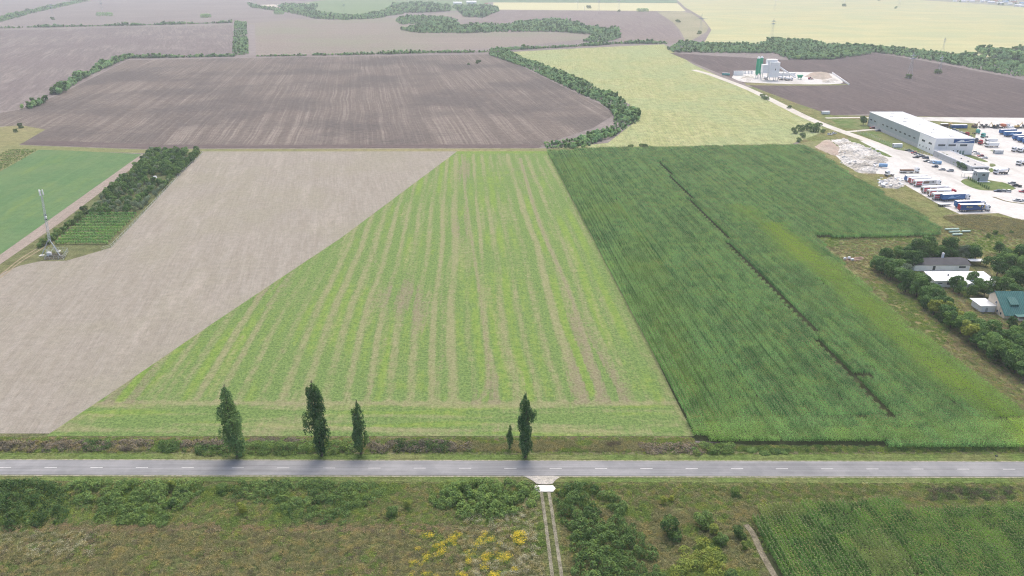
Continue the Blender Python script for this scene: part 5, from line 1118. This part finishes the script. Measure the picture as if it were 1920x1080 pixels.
def box_truck(px, py, deg, label, L=6.5, mat=None, group=grp):
    t = empty('box_truck', G(px, py, 0.13), R(deg)); tag(t, label, 'truck', group); boxpart('cargo_box', mat or M_tw, t, -L / 2, L / 2, -1.2, 1.2, 1.0, 3.4); tractor_unit(t, L / 2 - .1, M_white); wheels(t, (-L / 2 + 1.2,), 1.05, True); return t
box_truck(1860, 268, 190, 'white box truck, upper one of the two behind the white vans'); box_truck(1862, 275.5, 185, 'white box truck in front, lower one in the middle of the yard', L=7)
car(1852, 273.5, 185, 'van', M_white, 'white van squeezed left of the lower white box truck')
for i, (px, py, lb) in enumerate([(1876, 252.5, 'blue trailer, leftmost in the far group of blue trailers'), (1884.5, 257, 'blue trailer with a light mark, second of the far blue group'), (1901, 263.5, 'blue trailer, third of the far blue group'), (1910, 267, 'blue trailer, fourth of the far blue group'), (1920, 270.5, 'blue trailer cut by the right edge, last of the far blue group')]):
    lorry(px, py, 8, M_blue2, M_blue2, lb, group='blue trailers in the far part of the yard', deco='swoosh' if i == 1 else None)
def mixer(px, py, deg, label, drum=None, group='concrete mixer trucks in the yard'):
    t = empty('mixer_truck', G(px, py, 0.13), R(deg)); tag(t, label, 'mixer truck', group); tractor_unit(t, 2.4, M_white); boxpart('frame', M_dark, t, -4.2, 2.5, -.6, .6, .8, 1.1); wheels(t, (-3.0, -1.7), 1.05, True)
    mb = MB(); prev = None; pr = [(-3.9, .55, 3.1), (-3.0, .9, 2.9), (-1.4, 1.25, 2.6), (.6, 1.2, 2.3), (1.9, .7, 2.1)]
    for a_, b_ in zip(pr[:-1], pr[1:]): mb.tube((a_[0], 0, a_[2]), (b_[0], 0, b_[2]), a_[1], b_[1], 16)
    mb.build('drum', drum or M_tw, t); boxpart('hopper', M_steel_d, t, -4.5, -3.9, -.5, .5, 2.9, 3.6, 0.0); boxpart('chute', M_steel_d, t, -4.8, -4.3, -.25, .25, 1.3, 2.8); return t
mixer(1877, 326, 185, 'white concrete mixer truck right of the office, facing it'); mixer(1909, 284, 190, 'white mixer truck at the right edge, farther one'); mixer(1921, 285.5, 190, 'white mixer truck cut by the right edge, behind the farther one'); mixer(1917, 309, 200, 'white mixer truck cut by the right edge, halfway down the yard')
def container(px, py, deg, L, mat, label, h=2.6, z=0.12):
    t = empty('container', G(px, py, z), R(deg)); tag(t, label, 'container'); mb = MB(); mb.box(-L / 2, L / 2, -1.2, 1.2, .1, h)
    for k in range(int(L / .6)): mb.box(-L / 2 + .3 + k * .6, -L / 2 + .55 + k * .6, -1.24, -1.2, .25, h - .2)
    b = mb.build('box', mat, t); boxpart('roof', M_tw, t, -L / 2 - .02, L / 2 + .02, -1.22, 1.22, h, h + .08); boxpart('door', M_steel_d, t, -L / 2 - .04, -L / 2, -1.0, 1.0, .3, h - .2); return t
container(1547.5, 214, 0, 7, M_tw, 'white container beside the dirt road at the edge of the dark ploughed field'); container(1682, 276, 0, 6.5, M_tw, 'white box container on the lawn left of the warehouse'); container(1871, 288, 0, 6, M_steel, 'grey ribbed container on the triangular island in the yard')
container(1770, 238, 0, 6, M_brown, 'brown stack with white top at the back fence behind the warehouse'); container(1797, 240, 0, 13, M_blue2, 'long blue container at the back of the yard')
def loader(px, py, deg, mat, label, cat='loader'):
    t = empty('wheel_loader', G(px, py, 0.13), R(deg)); tag(t, label, cat, 'machines along the back fence of the yard'); boxpart('engine_cover', mat, t, -2.6, -.6, -.8, .8, 1.0, 2.2, tx=.15, ty=.1); boxpart('cab', M_glass, t, -.6, .7, -.75, .75, 1.4, 3.0, tx=.1, ty=.1)
    boxpart('cab_roof', mat, t, -.65, .75, -.8, .8, 3.0, 3.12); boxpart('chassis', M_dark, t, -2.4, 2.0, -.5, .5, .6, 1.0); MB().tube((.8, 0, 1.4), (3.0, 0, .8), .2).build('lift_arm', mat, t); MB().prism_y([(2.9, .2), (3.9, .2), (3.0, 1.2)], -1.2, 1.2).build('bucket', M_steel_d, t); wheels(t, (-1.6, 1.4), .95, True); return t
def excavator(px, py, deg, mat, label):
    t = empty('excavator', G(px, py, 0.13), R(deg)); tag(t, label, 'excavator', 'machines along the back fence of the yard')
    for s in (-1.3, .8): MB().prism_y([(-2, .1), (2, .1), (2.3, .5), (2, .9), (-2, .9), (-2.3, .5)], s, s + .5).build('crawler_track', M_dark, t)
    boxpart('house', mat, t, -2.2, 1.0, -1.2, 1.2, 1.1, 2.2, tx=.1, ty=.05); boxpart('cab', M_glass, t, .2, 1.5, .1, 1.1, 1.2, 2.9, tx=.1, ty=.05)
    MB().tube((1.0, -.3, 1.8), (3.6, -.3, 4.6), .25).tube((3.6, -.3, 4.6), (5.4, -.3, 2.2), .18).build('boom', mat, t); MB().prism_y([(5.0, 1.4), (5.9, 1.6), (5.5, 2.4)], -.8, .2).build('bucket', M_steel_d, t); return t
excavator(1827, 239, 20, M_brown, 'brown excavator at the back fence, leftmost machine'); loader(1840, 240, 160, M_dark, 'dark machine at the back fence right of the brown excavator'); loader(1848, 239.5, 10, M_steel_d, 'grey machine at the back fence beside the dark one')
excavator(1863, 240, 200, M_yel, 'dull yellow excavator in the middle of the back fence line'); loader(1869, 240.5, 30, M_dark, 'black loader beside the dull yellow excavator'); mixer(1881, 240, 10, 'old mixer truck with orange drum at the back fence', M_orange, 'machines along the back fence of the yard')
car(1895, 241, 10, 'van', M_white, 'white van between orange drum and yellow machine at the back fence'); excavator(1907, 240.5, 15, M_yel, 'yellow excavator near the right edge at the back fence'); loader(1917, 240.5, 170, M_dblue, 'blue machine at the right edge of the back fence line')
small_cab(1778, 239, 10, M_yel, 'beige truck cab left of the long blue container')
# rubble heaps
def heap(poly_px, h, n, label, mat, z=0.1, name='rubble_heap', cat='heap', rough=0.35, res=1.2):
    poly = [tuple(G(*p)[:2]) for p in poly_px]; A = np.array(poly); x0, x1, y0, y1 = A[:, 0].min(), A[:, 0].max(), A[:, 1].min(), A[:, 1].max()
    xs = np.arange(x0 - res, x1 + res, res); ys = np.arange(y0 - res, y1 + res, res); Xm, Ym = np.meshgrid(xs, ys); x = Xm.ravel(); y = Ym.ravel()
    ins = inside(x, y, poly); ed = seg_dist(x, y, poly + [poly[0]]) * np.where(ins, 1, -1)
    z_ = np.clip(ed / (h * 2.2), -.2, 1) * h * (0.55 + 0.6 * vnoise(x, y, 0.07, 71.0)) + np.where(ins, 1, 0) * (vnoise(x, y, 0.25, 72.0) * rough * 2.2 + vnoise(x, y, 0.7, 73.0) * rough)
    z_ = np.where(ins, np.maximum(z_, 0.02), -0.3) + z
    me = bpy.data.meshes.new(name); nx, ny = len(xs), len(ys)
    me.from_pydata(list(zip(x.tolist(), y.tolist(), z_.tolist())), [], [(j * nx + i, j * nx + i + 1, (j + 1) * nx + i + 1, (j + 1) * nx + i) for j in range(ny - 1) for i in range(nx - 1) if ins[j * nx + i] or ins[j * nx + i + 1] or ins[(j + 1) * nx + i] or ins[(j + 1) * nx + i + 1]]); me.update()
    me.materials.append(mat); o = link(bpy.data.objects.new(name, me)); tag(o, label, cat); return o
m_rub = field_mat('pale_rubble', (0.74, 0.715, 0.66), (0.84, 0.82, 0.78), X, 2, 2, patch=(0.40, 0.36, 0.29), patch_scale=0.05, fine=0.8, fine_amt=0.2, speck=(0.62, 0.78, (0.38, 0.37, 0.30)), bump=0.6)
heap([(1526, 276), (1545, 263), (1556, 262), (1575, 278), (1572, 292), (1560, 291)], 5.0, 0, 'smooth conical pile of pale gravel at the left end of the rubble field', M_agg, name='gravel_pile', rough=0.12)
heap([(1557, 262), (1590, 262), (1612, 272), (1640, 282), (1668, 300), (1655, 312), (1640, 326), (1610, 325), (1580, 308), (1572, 292), (1576, 278)], 1.8, 0, 'broad field of white rubble between maize and dirt road', m_rub, rough=0.7)
heap([(1645, 348), (1655, 337), (1672, 332), (1690, 338), (1697, 349), (1680, 354), (1660, 353)], 2.2, 0, 'small heap of broken concrete slabs left of the lorry row', m_rub, rough=0.9)
sm = []
for i in range(4):
    mb = MB(); mb.box(-.9, .9, -.6, .6, -.15, .25, tx=.15 + .05 * i, ty=.1); sm.append(mb.mesh('slab', M_conc2 if i == 3 else M_roofw))
for i in range(46):
    if i < 30: px, py, hh = rng.uniform(1647, 1694), rng.uniform(338, 352), 1.5
    else: px, py, hh = rng.uniform(1575, 1650), rng.uniform(280, 322), 1.3
    o = link(bpy.data.objects.new('concrete_slab', sm[i % 4])); o.location = G(px, py) + Vector((0, 0, hh)); o.rotation_euler = tuple(rng.uniform(-.6, .6, 2)) + (rng.uniform(0, 6),); s = rng.uniform(.6, 1.5); o.scale = (s, s, s)
    tag(o, 'broken pale concrete slab lying on the small heap left of the lorry row' if i < 30 else 'broken pale concrete slab lying in the broad white rubble field', 'concrete slab', 'broken slabs on the small heap' if i < 30 else 'broken slabs in the rubble field')
t = empty('storage_tank', G(1655, 313, 0.6), R(-15)); tag(t, 'light blue cylindrical tank lying on the pale rubble', 'tank'); MB().tube((-2.6, 0, 1.2), (2.6, 0, 1.2), 1.2, n=20).build('shell', M_lblue, t); MB().tube((-2.75, 0, 1.2), (-2.6, 0, 1.2), 0.9, 1.2, n=20).build('end_cap', M_tw, t)
# ------------------------------------------------------------------ batching plant
sheet('plant_yard', smooth([(1372, 146), (1376, 138), (1396, 131), (1500, 136), (1553, 134), (1583, 153), (1575, 158), (1500, 158.5), (1400, 155), (1385, 152)], 1), m_yard, 0.12)
sheet('grass_verge', smooth([(1395, 155), (1500, 157.5), (1590, 157.5), (1592, 160), (1500, 161), (1400, 160)], 1), m_verge, 0.10)
for i, px in enumerate((1418, 1424)):
    p = G(px, 147 - i * 1.2); t = empty('silo', p); tag(t, ['left green cement silo on steel legs', 'right green cement silo on steel legs'][i], 'silo', None)
    MB().tube((0, 0, 6), (0, 0, 23), 1.95, n=20).build('shell', M_green, t); MB().tube((0, 0, 3.5), (0, 0, 6), .4, 1.95, n=20).build('cone', M_green, t); MB().tube((0, 0, 23), (0, 0, 25), 1.95, .7, n=20).build('top_filter', M_tw, t)
    for a in range(4): MB().box(1.5 * math.cos(a * PI / 2 + .78) - .15, 1.5 * math.cos(a * PI / 2 + .78) + .15, 1.5 * math.sin(a * PI / 2 + .78) - .15, 1.5 * math.sin(a * PI / 2 + .78) + .15, 0, 7).build('leg', M_steel, t)
p = G(1450, 152); t = empty('batching_tower', p); tag(t, 'tall white batching tower with lower side block and conveyor', 'batching tower')
boxpart('tower', M_tw, t, -5.5, 5.5, 0, 9, 4.2, 21); boxpart('top_house', M_tw, t, -7.5, 3.5, 4, 12, 15, 23.5); boxpart('side_block', M_tw, t, -13, -5.6, 3, 10, 8.5, 18); boxpart('hatch', M_dark, t, 0.3, 1.2, -.08, 0, 12, 14)
for x, y in ((-5, .5), (5, .5), (-5, 8.5), (5, 8.5), (0, .5), (-12.5, 3.5), (-12.5, 9.5)): boxpart('leg', M_steel, t, x - .25, x + .25, y - .25, y + .25, 0, 8.5 if x < -10 else 4.2)
MB().tube((5.5, 6, 16), (29, 10, 2.5), 1.0, n=6).build('conveyor', M_tw, t)
for x, z in ((13, 11.5), (21, 7)): boxpart('conveyor_leg', M_steel, t, x - .15, x + .15, 7, 9.5, 0, z)
p = G(1499, 149); t = empty('feed_hopper', p); tag(t, 'green aggregate feed hopper at the lower end of the conveyor', 'hopper'); mb = MB(); mb.hexa([(-1.8, -1.2, 2), (1.8, -1.2, 2), (1.8, 1.2, 2), (-1.8, 1.2, 2)], [(-3.2, -2, 5.2), (3.2, -2, 5.2), (3.2, 2, 5.2), (-3.2, 2, 5.2)]); mb.build('bin', M_green, t)
for x, y in ((-1.6, -1), (1.6, -1), (-1.6, 1), (1.6, 1)): boxpart('leg', M_green, t, x - .15, x + .15, y - .15, y + .15, 0, 2)
p = G(1474, 142); t = empty('plant_shed', p); tag(t, 'long low white shed behind the mixer trucks of the plant', 'shed'); boxpart('wall', M_tw, t, -10, 11, 0, 5, 0, 3.2); boxpart('roof', M_roofw, t, -10.3, 11.3, -.3, 5.3, 3.2, 3.5)
container(1384, 141, 0, 12, M_tw, 'large white container at the left end of the batching plant', h=5)
for i, px in enumerate((1397, 1403, 1409)):
    t = empty('storage_tank', G(px, 138.5)); tag(t, f'small white upright tank, {ordinal(i)} from the left behind the green silos', 'tank'); MB().tube((0, 0, .3), (0, 0, 3), 1.3, n=14).build('shell', M_tw, t); MB().tube((0, 0, 3), (0, 0, 3.6), 1.3, .4, n=14).build('lid', M_steel_d, t)
container(1361, 141, -15, 9, M_teal, 'pale green tank container on grass left of the batching plant')
mixer(1466, 150, 10, 'mixer truck below the white conveyor, left one', group='mixer trucks at the batching plant'); mixer(1478, 151, 5, 'mixer truck below the white conveyor, right one', group='mixer trucks at the batching plant'); mixer(1436, 149, 90, 'mixer truck parked between silos and white tower', group='mixer trucks at the batching plant')
loader(1519, 149, 10, M_red, 'red wheel loader in front of the aggregate piles')
heap([(1508, 144), (1520, 137), (1553, 136.5), (1562, 146), (1545, 150), (1522, 147)], 4.5, 0, 'large beige sand pile of the batching plant', M_agg, name='sand_pile', rough=.15)
heap([(1540, 151), (1562, 145), (1576, 152), (1560, 156), (1542, 155)], 3.5, 0, 'smaller pale gravel pile at the right end of the plant', m_rub, name='gravel_pile', rough=.15)
heap([(1386, 151), (1392, 143), (1412, 142), (1416, 150), (1400, 154)], 3.0, 0, 'white sand pile left of the green silos', m_rub, name='sand_pile', rough=.15)
def wallthing(pts, h, label, w_=.5):
    P = [G(*p) for p in pts]; t = empty('concrete_wall', P[0]); tag(t, label, 'wall')
    for a, b in zip(P[:-1], P[1:]):
        d = (b - a).normalized(); n = Vector((-d.y, d.x, 0)) * w_ / 2; q = [a - n - P[0], b - n - P[0], b + n - P[0], a + n - P[0]]
        MB().hexa(q, [v + Vector((0, 0, h)) for v in q]).build('panel', M_roofw, t)
wallthing([(1560, 138), (1576, 149), (1592, 160)], 2.0, 'long white retaining wall at the right end of the batching plant')
# ------------------------------------------------------------------ farm
ba, bb = G(1713, 509), G(1816.5, 509); t = empty('barn', (ba.x, ba.y, 0)); W1 = bb.x - ba.x; tag(t, 'long white-walled barn with dark grey roof at the back of the farm', 'barn')
boxpart('wall', M_tw, t, 0, W1, 0, 9, 0, 3.0); MB().prism_x([(-.4, 3.0), (9.4, 3.0), (9.4, 3.15), (4.5, 4.3), (-.4, 3.15)], -.3, W1 + .3).build('roof', M_dkroof, t); boxpart('chimney', M_tw, t, W1 * .62, W1 * .62 + .8, 6.5, 7.3, 3.4, 6.0)
window(t, W1 * .33, W1 * .33 + 1.2, 0, .6, 2.6); window(t, W1 * .80, W1 * .80 + 3.0, 0, 1.6, 2.5)
a0 = G(1750, 539); a1 = G(1861, 539); t = empty('barn', (a0.x, a0.y, 0)); W2 = a1.x - a0.x; tag(t, 'long white-roofed barn with a porch between the dark-roofed barn and the green house', 'barn')
boxpart('wall', M_tw, t, 0, W2, 0, 8, 0, 3.0); MB().prism_x([(-.5, 3.0), (8.5, 3.6), (8.5, 3.75), (-.5, 3.15)], -.4, W2 + .4).build('roof', M_roofw, t); boxpart('roof_vent', M_steel_d, t, W2 * .3, W2 * .3 + .5, 4, 4.5, 3.5, 4.3)
boxpart('annex', M_tw, t, W2 * .76, W2, -4.0, 0, 0, 2.4); MB().prism_x([(-4.5, 2.4), (-.5, 2.95), (-.5, 3.05), (-4.5, 2.5)], W2 * .75, W2 + .5).build('annex_roof', M_roofw, t)
window(t, 1.5, 3.3, 0, 1.6, 2.1); window(t, 5.2, 8.0, 0, 1.2, 2.4)
pr_ = MB().prism_y([(W2 * .48, 2.5), (W2 * .62, 2.5), (W2 * .55, 3.4)], -3, -.5).build('porch_roof', M_roofw, t)
for k in range(4): boxpart('column', M_tw, t, W2 * .49 + k * 1.05, W2 * .49 + k * 1.05 + .2, -2.9, -2.7, 0, 2.5)
h0 = G(1882, 598.5); h1 = G(1857, 581); t = empty('farmhouse', (h0.x, h0.y, 0)); D = h1.y - h0.y; HW = 10.0; tag(t, 'beige house with steep green metal roof at the right edge', 'house')
MB().prism_x([(0, 0), (D + 3, 0), (D + 3, 5.4), (D, 7.7), (0, 1.9)], 0, HW).build('wall', M_beige, t)
rf = MB().prism_x([(-.6, 1.5), (D, 7.72), (D + 3.6, 5.0), (D + 3.6, 5.2), (D, 7.95), (-.6, 1.75)], -.4, HW + .4).build('roof', M_tin, t)
MB().hexa([(3.0, 2.6, 3.6), (6.2, 2.6, 3.6), (6.2, 6.0, 6.1), (3.0, 6.0, 6.1)], [(3.0, 2.6, 4.8), (6.2, 2.6, 4.8), (6.2, 6.0, 6.5), (3.0, 6.0, 6.5)]).build('dormer', M_tin, rf)
for y0, z0 in ((2.0, .8), (4.2, .8), (6.9, .8), (6.0, 3.6)): window_x(t, 0, y0, y0 + .8, z0, z0 + 1.0)
for y0 in (3.4, 5.8): MB().tube((-.06, y0, 0), (-.06, y0, 2.6 + y0 * .3), .06).build('downpipe', M_frame, t)
boxpart('porch', M_beige, t, 3.5, 9.5, -2.2, 0, 0, .9); boxpart('porch_roof', M_tin, t, 3.2, 9.8, -2.4, -.3, 2.0, 2.15)
for x in (3.8, 6.4, 9.0): boxpart('column', M_beige, t, x, x + .3, -2.1, -1.8, .9, 2.0)
t = empty('shed', (h0.x - 6.2, h1.y - 2.5, 0)); tag(t, 'small white shed with flat grey roof against the green-roofed house', 'shed')
boxpart('wall', M_tw, t, .8, 6.1, 0, 6.5, 0, 2.7); boxpart('roof', M_steel, t, 0, 6.15, -.4, 7.2, 2.7, 2.9); boxpart('door', M_frame, t, 2.4, 3.3, -.05, 0, 0, 2.1)
t = empty('open_shed', G(1818, 499)); tag(t, 'low open shed with pale roof right of the dark-roofed barn', 'shed'); boxpart('roof', M_tw, t, 0, 6.5, 0, 3, 2.2, 2.35)
for x, y in ((.2, .2), (6.2, .2), (.2, 2.7), (6.2, 2.7)): boxpart('post', M_brown, t, x, x + .15, y, y + .15, 0, 2.2)
sheet('farm_yard', smooth([(1820, 500), (1850, 500), (1870, 530), (1880, 560), (1890, 600), (1900, 640), (1870, 620), (1840, 590), (1800, 565), (1790, 550), (1760, 545), (1850, 540), (1840, 515)], 1),
      field_mat('farm_grass', (0.11, 0.135, 0.055), (0.17, 0.175, 0.085), X, 2, 3, patch=(0.22, 0.19, 0.13), patch_scale=0.06, fine_amt=.2), 0.09)
for i, (x0, x1, py, lb) in enumerate([(1771, 1797, 432.5, 'pale green pipe section, farthest of the four in the grassland'), (1779, 1799, 437.5, 'pale green pipe section, second of the four in the grassland'), (1803, 1818, 436.5, 'short pale pipe section lying apart on the right'), (1785, 1803, 442.5, 'pale mint pipe section nearest to the camera')]):
    a_, b_ = G(x0, py), G(x1, py - .8); t = empty('pipe_section', a_); tag(t, lb, 'pipe', 'pipe sections left in the grassland'); d = b_ - a_
    MB().tube((0, 0, .75), (d.x, d.y, .75), .5, n=14).build('pipe', paint('mint_coating', (0.50, 0.62, 0.53), .5) if i == 0 else bpy.data.materials['mint_coating'], t)
    for k in (.2, .8): MB().box(d.x * k - .15, d.x * k + .15, d.y * k - .7, d.y * k + .7, 0, .3).build('bearer', M_brown, t)
heap([(1578, 487), (1590, 483), (1615, 481), (1622, 486), (1605, 490), (1585, 490)], .9, 0, 'brown heap of dumped rubbish at the left tip of the tree belt', M_brown, name='rubbish_heap', rough=.5, res=.6)
for i, (px, py) in enumerate([(1584, 486), (1592, 485), (1598, 488)]):
    o = MB().box(-.7, .7, -.5, .5, 0, 1.0, tx=.2, ty=.15).build('rubbish_bag', M_tw, None, bevel=.2); o.location = G(px, py, .5); tag(o, ['white sack at the left end of the rubbish heap', 'white sack in the middle of the rubbish heap', 'square white box in front of the rubbish heap'][i], 'sack')
o = MB().box(-1, 1, -.7, .7, 0, 1.3, tx=.15).build('white_box', M_tw, None, bevel=.1); o.location = G(291, 334, 2.2); tag(o, 'small white box standing among the orchard trees', 'box')
# ------------------------------------------------------------------ telecom mast
mp = G(99, 478); t = empty('telecom_mast', mp); tag(t, 'slender grey telecom mast with white antennas on a tripod base beside the vineyard', 'mast')
HM = 30.5; lean = Vector((1.9, 0, HM))
mb = MB()
def lattice(mb, p0, p1, w0, w1, n, r, br):
    p0 = Vector(p0); p1 = Vector(p1)
    c = lambda k: [p0 + (p1 - p0) * k + Vector((math.cos(a), math.sin(a), 0)) * (w0 + (w1 - w0) * k) for a in (0.5, 2.6, 4.7)]
    for i in range(n):
        a, b = c(i / n), c((i + 1) / n)
        for j in range(3):
            mb.tube(a[j], b[j], r, n=5); mb.tube(a[j], b[(j + 1) % 3], br, n=4); mb.tube(b[j], b[(j + 1) % 3], br, n=4)
lattice(mb, (0, 0, 6.5), lean * .9, .62, .42, 18, .09, .05); mb.build('mast_column', M_steel, t)
MB().tube(lean * .88, lean, .16, n=8).build('top_pole', M_steel, t)
for a in range(3):
    f = Vector((math.cos(a * 2.1 + .5) * .8, math.sin(a * 2.1 + .5) * .8, 0)); q = lean * .93 + f; MB().box(q.x - .22, q.x + .22, q.y - .12, q.y + .12, q.z - .2, q.z + 2.4).build('antenna', M_tw, t)
for f in ((-4.4, -1.2, 0), (4.3, -1.6, 0), (0.3, 4.2, 0)):
    lg = MB().tube((f[0], f[1], .1), (f[0] * .1, f[1] * .1, 7.2), .2, .16, 8).build('leg', M_steel, t); boxpart('footing', m_conc, lg, f[0] - .8, f[0] + .8, f[1] - .8, f[1] + .8, 0, .4)
    lg2 = MB().tube((f[0] * .55, f[1] * .55, 3.4), (-f[1] * .3, f[0] * .3, .6), .08, n=6).build('brace', M_steel, t)
for z in (.62, .55): q = lean * z; MB().box(q.x - .7, q.x + .7, q.y - .12, q.y + .12, q.z, q.z + .5).build('platform', M_steel_d, t)
MB().tube(lean * .6 + Vector((.6, -.5, 0)), lean * .6 + Vector((.6, -.8, 0)), .45, n=14).build('dish', M_tw, t)
t2 = empty('equipment_cabinet', mp + Vector((-.4, -1.6, 0))); tag(t2, 'white equipment cabinet at the foot of the telecom mast', 'cabinet'); boxpart('box', M_tw, t2, -.9, .9, -.5, .5, .2, 2.0); boxpart('base', M_dark, t2, -1, 1, -.6, .6, 0, .2)
fence('mast_fence', [(84, 487), (119, 487), (128, 472), (93, 471), (84, 487)], 1.9, 'rusty wire fence round the foot of the telecom mast', 2.0)
thicket([(86, 486), (118, 486), (123, 476), (95, 476)], 1.0, 2500, 'grey brown weeds inside the mast fence', L_dead, .3, .5, 'mast_weeds', 'weeds')
# ------------------------------------------------------------------ pylons
def pylon(px, py, h, kind, label, rz=0.0):
    t = empty('power_pylon', G(px, py), rz); tag(t, label, 'pylon', 'power pylons across the far fields'); mb = MB(); b = h * .085
    lv = [0, .22, .42, .6, .74, .86, 1.0]; wd = [b, b * .72, b * .5, b * .34, b * .26, b * .2, .15]
    for i in range(6):
        for sx, sy in ((1, 1), (1, -1), (-1, -1), (-1, 1)):
            a = (sx * wd[i], sy * wd[i], lv[i] * h); c = (sx * wd[i + 1], sy * wd[i + 1], lv[i + 1] * h); mb.tube(a, c, .08, n=4)
            nx_, ny_ = (sx, -sy) if sx == sy else (-sx, sy); mb.tube(a, (nx_ * wd[i + 1], ny_ * wd[i + 1], lv[i + 1] * h), .05, n=4)
    mb.build('lattice_tower', M_steel, t)
    for z, w_ in (((.74, .20), (.86, .16)) if kind == 0 else ((.72, .42),)): MB().prism_y([(-w_ * h, z * h), (w_ * h, z * h), (.5, z * h + h * .045), (-.5, z * h + h * .045)], -.15, .15).build('cross_arm', M_steel, t)
for px, py, h, k, lb in [(101, 36, 40, 0, 'far thin pylon at the small bush in the top left'), (193, 27, 38, 0, 'far faint pylon behind the long dark hedge clump'), (520, 26, 28, 0, 'far pylon left of the wooded creek, left of a close pair'), (526, 26, 28, 0, 'far pylon left of the wooded creek, right of a close pair'),
                     (646, 27, 30, 0, 'far pylon standing at the creek wood in the top centre'), (1083, 17, 26, 0, 'far slim pylon above the bush at the pale yellow strip'), (1096, 22, 16, 0, 'short pylon left of the big lattice one'), (1122, 27, 44, 0, 'big lattice pylon rising past the top edge'), (1160, 22, 42, 0, 'thin tall pylon right of the big lattice one'),
                     (1313, 63, 38, 1, 'pylon with very wide cross arm in the far pasture'), (1452, 20, 40, 0, 'far pylon in the yellow field, top right'), (1446, 76, 38, 0, 'pylon behind the dense wood near the batching plant'), (1582, 11, 36, 0, 'far pylon at the wide bush in the yellow field'), (1685, 15, 36, 0, 'far pylon at the small bush in the yellow field'),
                     (1704, 147, 30, 0, 'pylon above the left round bush in the dark ploughed field'), (1760, 138, 22, 0, 'pylon above the right round bush in the dark ploughed field'), (1767, 98, 22, 0, 'low pylon at the wood edge above the dark ploughed field')]:
    pylon(px, py, h, k, lb, .3 if k == 0 else .2)
# ------------------------------------------------------------------ far buildings
def far_house(px, py, w_, l_, h, wallm, roofm, label, cat='house', name='far_house', rz=0.0):
    t = empty(name, G(px, py), rz); tag(t, label, cat, 'houses of the far village' if name == 'far_house' else None); boxpart('wall', wallm, t, -w_ / 2, w_ / 2, -l_ / 2, l_ / 2, 0, h)
    MB().prism_x([(-l_ / 2 - .5, h), (l_ / 2 + .5, h), (0, h + l_ * .32)], -w_ / 2 - .5, w_ / 2 + .5).build('roof', roofm, t); return t
far_house(858, 8, 30, 12, 5, M_tw, M_roofw, 'long white far barn at the top centre, left one', 'barn', 'far_barn'); far_house(884, 7, 36, 14, 6, M_tw, M_roofw, 'long white far barn at the top centre, right one', 'barn', 'far_barn'); far_house(912, 10, 12, 10, 5, M_tw, M_tile, 'small white far building right of the two white barns', 'barn', 'far_barn')
vl = [(1790, 3, 0), (1797, 1, 1), (1805, 3.5, 0), (1815, 1.5, 2), (1822, 4, 0), (1832, 2, 1), (1841, 4.5, 0), (1850, 2.5, 2), (1858, 6, 0), (1866, 3.5, 1), (1875, 8, 0), (1884, 5, 2), (1893, 9, 0), (1901, 6, 1), (1908, 12, 0), (1915, 8, 2), (1918, 13, 0), (1826, 0, 1), (1870, 1, 2), (1899, 2, 0)]
for i, (px, py, k) in enumerate(vl):
    far_house(px, py, 13 + 5 * (i % 3), 9, 4.5, M_tw if k != 1 else M_beige, (M_roofw, M_tile, M_lblue)[k], f"far village house with {('pale', 'red', 'bluish')[k]} roof at the top right edge", rz=rng.uniform(-.5, .5))
for i, (px, py) in enumerate([(1800, 4.5), (1838, 1.5), (1862, 5), (1872, 9.5), (1889, 3), (1880, 10), (1904, 9)]): add_tree('far_tree', orch[i % 4], G(px, py), 1.8, i, 'dark far tree among the village houses', 'tree', 'trees of the far village')
# round sign on a post by the road
t = empty('road_sign', G(1866, 862.5)); tag(t, 'small round dark sign seen from behind on a short post beside the road', 'road sign')
MB().tube((0, 0, 0), (0, 0, 1.6), .045, n=8).build('post', M_steel_d, t); sg = MB().tube((0, -.03, 1.25), (0, .03, 1.45), .38, n=24).build('sign_plate', M_black, t); MB().tube((0, -.05, 1.42), (0, -.03, 1.44), .14, n=12).build('clamp', M_tw, sg)
# ------------------------------------------------------------------ haze: a closed box of pale air round the whole scene
mb = MB(); mb.box(-7200, 7200, -320, 9100, -1.0, 123.5)
hz = mb.build('haze', [])
hm = bpy.data.materials.new('haze'); hm.use_nodes = True; t = hm.node_tree; t.nodes.remove(t.nodes['Principled BSDF'])
pv = t.nodes.new('ShaderNodeVolumePrincipled'); pv.inputs['Color'].default_value = (0.86, 0.94, 1.0, 1); pv.inputs['Density'].default_value = 0.00016
pv.inputs['Anisotropy'].default_value = 0.2
t.links.new(pv.outputs[0], t.nodes['Material Output'].inputs['Volume']); hz.data.materials.append(hm)
tag(hz, 'thin pale haze that fades the far fields', 'haze', None, 'stuff')
